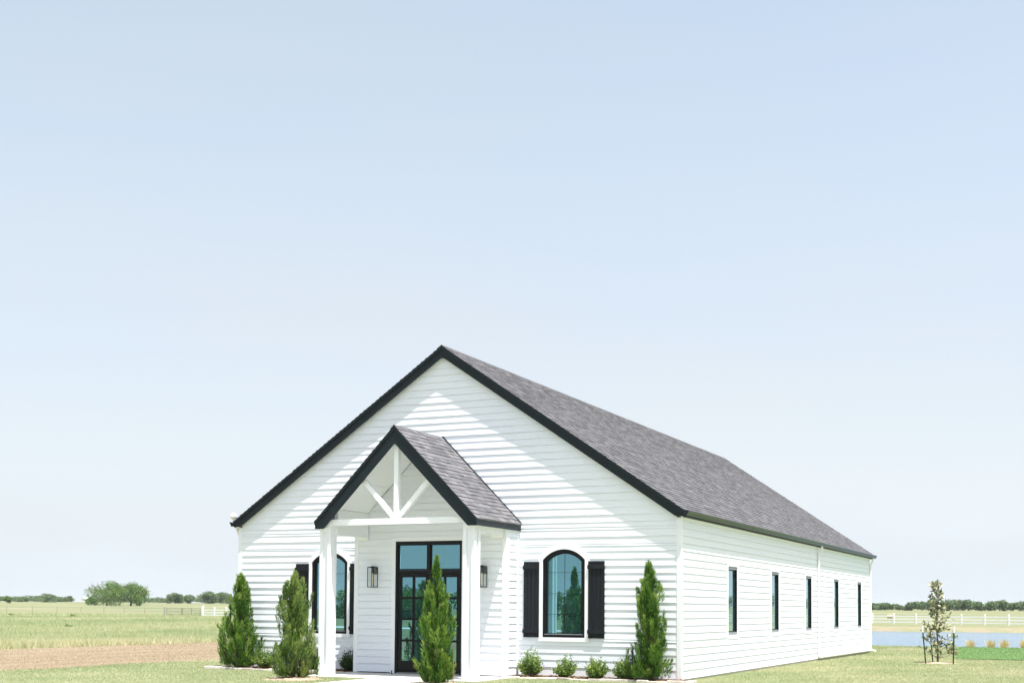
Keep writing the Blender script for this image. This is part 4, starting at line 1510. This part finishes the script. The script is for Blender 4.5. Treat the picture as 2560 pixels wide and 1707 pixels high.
# ---------------------------------------------------------------- trees in the distance
def crown_cloud(r, n, blobs, leaf, flat=0.6):
    """leaf faces spread over clumps; blobs: (x, y, z, rx, ry, rz)"""
    P, D = [], []
    vol = np.array([b[3]*b[4]*b[5] for b in blobs])**0.7
    cnt = (n*vol/vol.sum()).astype(int)+1
    tint = []
    for b, c in zip(blobs, cnt):
        d = norm(r.normal(0, 1, (c, 3)))
        rad = r.uniform(0.35, 1.0, c)**0.5
        rad = rad*(1+0.22*np.sin(d[:, 0]*7+b[0])*np.sin(d[:, 1]*6+b[1])*1.0+0.15*np.sin(d[:, 2]*9+b[2]))
        P.append(np.array(b[:3])+d*rad[:, None]*np.array(b[3:]))
        D.append(d)
        tint.append(np.clip(r.normal(0.5, 0.15)+r.normal(0, 0.15, c), 0, 1))
    P, D, tint = np.concatenate(P), np.concatenate(D), np.concatenate(tint)
    keep = P[:, 2] > 0.05
    P, D, tint = P[keep], D[keep], tint[keep]
    m = len(P)
    dr = norm(D*0.6+r.normal(0, 0.6, (m, 3)))
    sd = norm(np.cross(dr, r.normal(0, 1, (m, 3))))
    return leaves(P, dr, sd, leaf*r.uniform(0.6, 1.3, m), leaf*0.28*r.uniform(0.7, 1.3, m), tint)

def far_tree(loc, wd, H, seed, label, n=6000, leaf=0.32, mat='tree', group=None, trunk_h=None, low=0.15, cat='tree', name='pasture_tree', twigs=0, nb=16):
    r = np.random.default_rng(seed)
    t = empty(name, loc)
    blobs = []
    for k in range(nb):
        a = r.uniform(0, 2*np.pi)
        q = np.sqrt(r.uniform(0, 1))
        x, y = 0.40*wd*q*np.cos(a), 0.40*wd*q*np.sin(a)
        top = H*(1-0.34*q*q)
        s = r.uniform(0.16, 0.26)
        z = r.uniform(low*H+s*H*0.5, max(low*H+s*H*0.5+0.01, top-s*H*0.75))
        if k < nb*0.5:
            z = top-s*H*0.72
        blobs.append((x, y, z, s*wd*0.75, s*wd*0.75, s*H*0.9))
    v, f, tt = crown_cloud(r, n, blobs, leaf)
    np_mesh('crown', v, f, M[mat], t, tt)
    th = trunk_h or H*0.5
    mb = MB()
    mb.tube([(0, 0, -0.3), (0.02*H, 0, th*0.5), (0.0, 0.02*H, th)], [0.045*H, 0.03*H, 0.015*H], 7)
    for k in range(7):
        b = blobs[k]
        mb.tube([(0.01*H, 0, th*0.45), (b[0]*0.5, b[1]*0.5, th*0.4+b[2]*0.35), tuple(b[:3])], [0.018*H, 0.012*H, 0.005*H], 5, False)
    for k in range(twigs):
        a = r.uniform(0, 2*np.pi)
        x, y = 0.42*wd*np.cos(a), 0.42*wd*np.sin(a)
        z = H*r.uniform(0.55, 0.85)
        mb.tube([(x*0.7, y*0.7, z*0.8), (x, y, z), (x*1.12+r.normal(0, .2), y*1.12, z+0.13*H)], [0.05, 0.035, 0.015], 4, False)
    mb.build('trunk', M['bark'], t, smooth=True)
    tag(t, label, cat, group)
    return t

def at(u, d):
    return tuple(at_ground(u, d))
far_tree(at(270, 405), 12.0, 7.4, 61, 'left of the two wide pasture trees, its skirt dark at the ground', 11000, 0.34, low=0.0, group='trees in the left pasture', trunk_h=3.0, twigs=30, nb=40)
far_tree(at(330, 410), 11.0, 7.2, 62, 'right of the two wide pasture trees, on a thin visible trunk', 11000, 0.34, low=0.06, group='trees in the left pasture', trunk_h=3.6, twigs=12, nb=36)
far_tree(at(352, 418), 6.0, 5.6, 63, 'lower darker tree at the right flank of the wide pasture trees', 5000, 0.34, low=0.0, group='trees in the left pasture', nb=20)
far_tree(at(232, 420), 4.0, 2.6, 64, 'small round bush at the left foot of the wide pasture trees', 2500, 0.3, low=0.0, group='bushes on the left horizon', cat='bush', name='pasture_bush')
far_tree(at(21, 480), 2.6, 2.5, 65, 'small upright bush at the far left edge of the pasture', 1800, 0.35, low=0.0, group='bushes on the left horizon', cat='bush', name='pasture_bush')
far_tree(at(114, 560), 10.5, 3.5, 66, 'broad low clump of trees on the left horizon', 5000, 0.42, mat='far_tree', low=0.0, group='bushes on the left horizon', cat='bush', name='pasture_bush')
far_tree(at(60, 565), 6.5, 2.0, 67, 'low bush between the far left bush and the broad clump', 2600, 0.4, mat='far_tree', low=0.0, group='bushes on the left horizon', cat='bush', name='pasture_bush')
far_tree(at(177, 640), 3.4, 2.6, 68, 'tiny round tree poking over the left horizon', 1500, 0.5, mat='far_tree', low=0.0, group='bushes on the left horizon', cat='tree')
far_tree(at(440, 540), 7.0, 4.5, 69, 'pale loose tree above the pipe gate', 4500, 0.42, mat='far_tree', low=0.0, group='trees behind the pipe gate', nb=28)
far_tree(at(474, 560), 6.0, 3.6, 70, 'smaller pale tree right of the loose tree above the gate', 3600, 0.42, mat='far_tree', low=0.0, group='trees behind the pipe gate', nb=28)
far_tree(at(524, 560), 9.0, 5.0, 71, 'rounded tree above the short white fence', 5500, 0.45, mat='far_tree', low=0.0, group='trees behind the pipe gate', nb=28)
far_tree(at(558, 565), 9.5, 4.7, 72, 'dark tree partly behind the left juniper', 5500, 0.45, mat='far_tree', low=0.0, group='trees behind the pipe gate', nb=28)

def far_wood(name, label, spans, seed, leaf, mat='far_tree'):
    """a far wood that reads as one mass: spans of (u, dist, width, height)"""
    r = np.random.default_rng(seed)
    V, F, T = [], [], []
    off = 0
    for u, d, wd, H in spans:
        p = at_ground(u, d)
        blobs = []
        for k in range(7):
            x = r.uniform(-0.4, 0.4)*wd
            s = r.uniform(0.3, 0.5)
            blobs.append((x, r.uniform(-1, 1)*wd*0.25, H*r.uniform(0.35, 0.72), s*wd*0.6, s*wd*0.6, H*r.uniform(0.26, 0.36)))
        v, f, tt = crown_cloud(r, 1500, blobs, leaf)
        V.append(v+np.array(p))
        F.append(f+off)
        T.append(tt)
        off += len(v)
    o = np_mesh(name, np.concatenate(V), np.concatenate(F), M[mat], None, np.concatenate(T))
    tag(o, label, 'wood', None, 'stuff')
rr = random.Random(9)
spans = []
u = 2150
while u < 2640:
    h = 4.6 if 2270 > u > 2235 else 4.2
    H = rr.uniform(0.75, 1.1)*(2.6 if u < 2230 else (2.0 if u < 2260 else 3.5))
    if u > 2330:
        H *= rr.uniform(0.9, 1.2)
    spans.append((u, 452+rr.uniform(-12, 22), rr.uniform(3.2, 5.4), H))
    u += rr.uniform(12, 24)
u = 2650
while u < 5200:                                    # the wood goes on to the right, out of the frame
    spans.append((u, 470+rr.uniform(-12, 22), rr.uniform(7, 12), rr.uniform(4, 6)))
    u += rr.uniform(50, 80)
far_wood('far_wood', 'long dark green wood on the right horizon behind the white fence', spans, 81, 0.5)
spans = []
for k in range(46):
    u = rr.uniform(-60, 640)
    spans.append((u, 640+rr.uniform(0, 30), rr.uniform(6, 12), rr.uniform(1.4, 2.6)))
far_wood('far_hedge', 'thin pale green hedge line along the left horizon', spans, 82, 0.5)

# white shed roof far off on the left horizon
p = at_ground(217, 640)
t = empty('distant_shed', p)
MB().box(-1.1, 1.1, -1.5, 1.5, 0, 1.5).build('wall', M['vinyl'], t)
MB().prism([(-1.25, 1.5), (1.25, 1.5), (0, 2.1)], -1.6, 1.6, lambda a, b, c: (a, c, b)).build('roof', M['vinyl'], t)
tag(t, 'tiny white shed on the horizon left of the wide pasture trees', 'shed')

# hay bale behind the white fence
p = at_ground(2224, 240)
t = empty('hay_bale', p)
mb = MB()
n = 16
prof = [(-0.45, 0.0), (-0.45, 0.34), (-0.40, 0.39), (0.40, 0.39), (0.45, 0.34), (0.45, 0.0)]
vs = [(a, q*math.cos(2*math.pi*k/n), 0.38+q*math.sin(2*math.pi*k/n)) for k in range(n) for a, q in prof]
fs = [(k*6+j, k*6+j+1, ((k+1) % n)*6+j+1, ((k+1) % n)*6+j) for k in range(n) for j in range(5)]
mb.add(vs, fs).build('bale', M['hay'], t)
tag(t, 'small tan hay bale in the pasture just beyond the white fence', 'hay bale')

# trees behind the viewpoint, mirrored in the windows
base_tree = far_tree((-46, -138, tz(-46, -138)), 9, 4.6, 91, 'leafy tree by the road behind the viewpoint', 7000, 0.36, low=0.0, group='trees mirrored in the front windows', nb=18)
r = random.Random(4)
for k_, (x, y) in enumerate(((-36, -144), (-27, -138), (-57, -136), (-68, -144), (-80, -138), (-16, -148), (-92, -146))):
    c = copy_tree(base_tree)
    c.location = (x, y, tz(x, y))
    c.rotation_euler.z = r.uniform(0, 6.28)
    q = r.uniform(0.75, 1.1)*(1.45 if x < -62 else 1.0)
    c.scale = (q, q, q*r.uniform(0.85, 1.05))

# ---------------------------------------------------------------- grass blades
def blades(name, X, Y, H, Wd, mat, tint, lean=0.35, label=None):
    n = len(X)
    Z = terrain(X, Y)
    a = RNG.uniform(0, 2*np.pi, n)
    b = RNG.uniform(0, 2*np.pi, n)
    v = np.empty((n, 3, 3))
    s = np.stack([np.cos(a)*Wd, np.sin(a)*Wd, 0*a], -1)
    root_ = np.stack([X, Y, Z-0.01], -1)
    v[:, 0] = root_-s
    v[:, 1] = root_+s
    v[:, 2] = root_+np.stack([np.cos(b)*H*lean*RNG.uniform(0, 1.4, n), np.sin(b)*H*lean*RNG.uniform(0, 1.4, n), H], -1)
    o = np_mesh(name, v.reshape(-1, 3), np.arange(n*3).reshape(n, 3), M[mat], None, np.repeat(tint, 3))
    tag(o, label, 'grass', None, 'stuff')

def vnoise(x, y, s, seed):
    """cheap smooth noise for patchy colour"""
    q = np.random.default_rng(seed)
    o = 0
    for k in range(7):
        a = q.uniform(0, 6.28)
        f = s*q.uniform(0.6, 1.9)
        o = o+np.sin((x*np.cos(a)+y*np.sin(a))*f+q.uniform(0, 6.28))
    return o/7

def in_view(X, Y, m=0.01):
    a = np.arctan2(X-CAM.x, Y-CAM.y)-YAW
    return np.abs(np.tan(a)) < (1280/FPX+m)

# short lawn
n = 900000
X = RNG.uniform(-12, 16, n)
d = RNG.uniform(1/75.0, 1/27.0, n)
Y = CAM.y + np.sqrt(np.maximum((1/d)**2-(X-CAM.x)**2, 0))
ok = in_view(X, Y) & (Y > -9) & (Y < 40.5)
house_f = (np.abs(X) < W2+0.02) & (Y > 0.0) & (Y < LEN)
beds = ((X > -6.55) & (X < -2.2) & (Y > -0.96) & (Y < 0.1)) | ((X > 2.1) & (X < 6.55) & (Y > -0.84) & (Y < 0.1))
slabs = ((np.abs(X) < 2.26) & (Y > -2.64) & (Y < 0)) | ((X > -0.38) & (X < 1.18) & (Y < -2.5))
soil = (np.hypot(X+1.78, Y+3.75) < 0.55) | (np.hypot(X-1.97, Y+3.86) < 0.45) | (np.hypot(X-9.95, Y-15.2) < 0.75)
turf = (X > 10.0-(Y-19.6)*0.105) & (Y > 19.6) & (Y < 36.2)
hid = (Y > 3) & (X < W2) & (X > -20) & (np.arctan2(X-CAM.x, Y-CAM.y) > -0.66) & ((Y < LEN) | (np.arctan2(X-CAM.x, Y-CAM.y) < -0.175))
edge = X < -9.9+0.9*vnoise(X, Y, 1.5, 3)+RNG.normal(0, 0.25, n)
ok &= ~house_f & ~beds & ~slabs & ~soil & ~turf & ~hid & ~edge
X, Y = X[ok], Y[ok]
D_ = np.hypot(X-CAM.x, Y-CAM.y)
k = D_/30
tint = np.clip(0.42+0.55*vnoise(X, Y, 0.8, 4)+0.25*vnoise(X, Y, 3.5, 5)+0.24*(X > 6), 0, 1)
blades('lawn_grass', X, Y, RNG.uniform(0.022, 0.05, len(X))*np.sqrt(k), RNG.uniform(0.003, 0.006, len(X))*k, 'blade', tint, 0.9, 'short mown lawn grass with dry patches round the building')
print('lawn blades', len(X))

# turf blades
n = 60000
X = RNG.uniform(8, 22, n)
Y = RNG.uniform(19.4, 36.2, n)
ok = (X > 10.05-(Y-19.6)*0.105+0.12*np.sin(Y*3)) & in_view(X, Y)
X, Y = X[ok], Y[ok]
blades('turf_grass', X, Y, RNG.uniform(0.06, 0.09, len(X)), RNG.uniform(0.006, 0.010, len(X)), 'turf_blade', np.full(len(X), 0.5), 0.7, 'bright green watered turf patch beside the pond')

# cut stubble on the hay strip
n = 90000
X = RNG.uniform(-23.6, -9.2, n)
Y = RNG.uniform(-16, 62, n)
ok = in_view(X, Y) & (X < -9.9+1.0*vnoise(X, Y, 1.5, 3)+0.5)
X, Y = X[ok], Y[ok]
tint = np.clip(0.45+0.9*vnoise(X*2.2, Y*0.06, 1.3, 8)+0.25*sstep(-14, -23, X), 0, 1)
blades('hay_stubble', X, Y, RNG.uniform(0.02, 0.055, len(X)), RNG.uniform(0.006, 0.011, len(X)), 'stubble', tint, 1.4, 'tan cut hay stubble on the mown strip')

# tall pasture grass
n = 520000
th = RNG.uniform(-0.83, -0.55, n)
dd = 1/RNG.uniform(1/230.0, 1/46.0, n)
X = CAM.x+np.sin(th)*dd
Y = CAM.y+np.cos(th)*dd
ok = (X < -23.2+0.9*vnoise(X, Y, 0.8, 6)+RNG.normal(0, 0.3, n)) & in_view(X, Y, 0.02)
X, Y, dd = X[ok], Y[ok], dd[ok]
k = dd/60
seedy = sstep(-48, -30, X)*0.25
tint = np.clip(0.48+0.55*vnoise(X*0.9+Y*0.5, Y*0.35-X*0.6, 0.16, 9)+0.3*vnoise(X, Y, 0.7, 10)+seedy, 0, 1)
Hh = (0.30+0.12*vnoise(X, Y, 0.3, 12))*RNG.uniform(0.55, 1.15, len(X))
blades('pasture_grass', X, Y, Hh, RNG.uniform(0.006, 0.012, len(X))*k, 'tall', tint, 0.75, 'tall seeding pasture grass left of the cut strip')
print('pasture blades', len(X))

# dark weeds standing in the pasture
def weed(u, d, s, seed, label):
    r = np.random.default_rng(seed)
    t = empty('weed_clump', at_ground(u, d))
    v, f, tt = crown_cloud(r, 500, [(0, 0, .35*s, .5*s, .5*s, .35*s), (.4*s, .1, .25*s, .4*s, .4*s, .28*s), (-.3*s, 0, .5*s, .25*s, .25*s, .3*s)], 0.16*s)
    np_mesh('foliage', v, f, M['tree'], t, tt)
    tag(t, label, 'weeds', 'dark weeds in the pasture')
weed(173, 98, 0.42, 1, 'dark weed clump in the middle of the left pasture grass')
weed(184, 98, 0.34, 2, 'smaller weed clump just right of the dark weed clump')
weed(185, 190, 0.6, 3, 'dark weed clump by the wire fence left of the wide trees')
weed(31, 205, 0.55, 4, 'dark weed clump near the wire fence at the far left')

# ---------------------------------------------------------------- hazy air
hz = Mat('hazy_air')
pv = hz.n('VolumePrincipled')
pv.inputs['Color'].default_value = (0.90, 0.95, 1.0, 1)
pv.inputs['Density'].default_value = 0.00009
pv.inputs['Anisotropy'].default_value = 0.2
hz.l(pv.outputs[0], hz.o.inputs['Volume'])
o = MB().box(-4200, 4200, -4200, 4200, -2.6, 14.0).build('haze', hz.m)
o['kind'] = 'stuff'
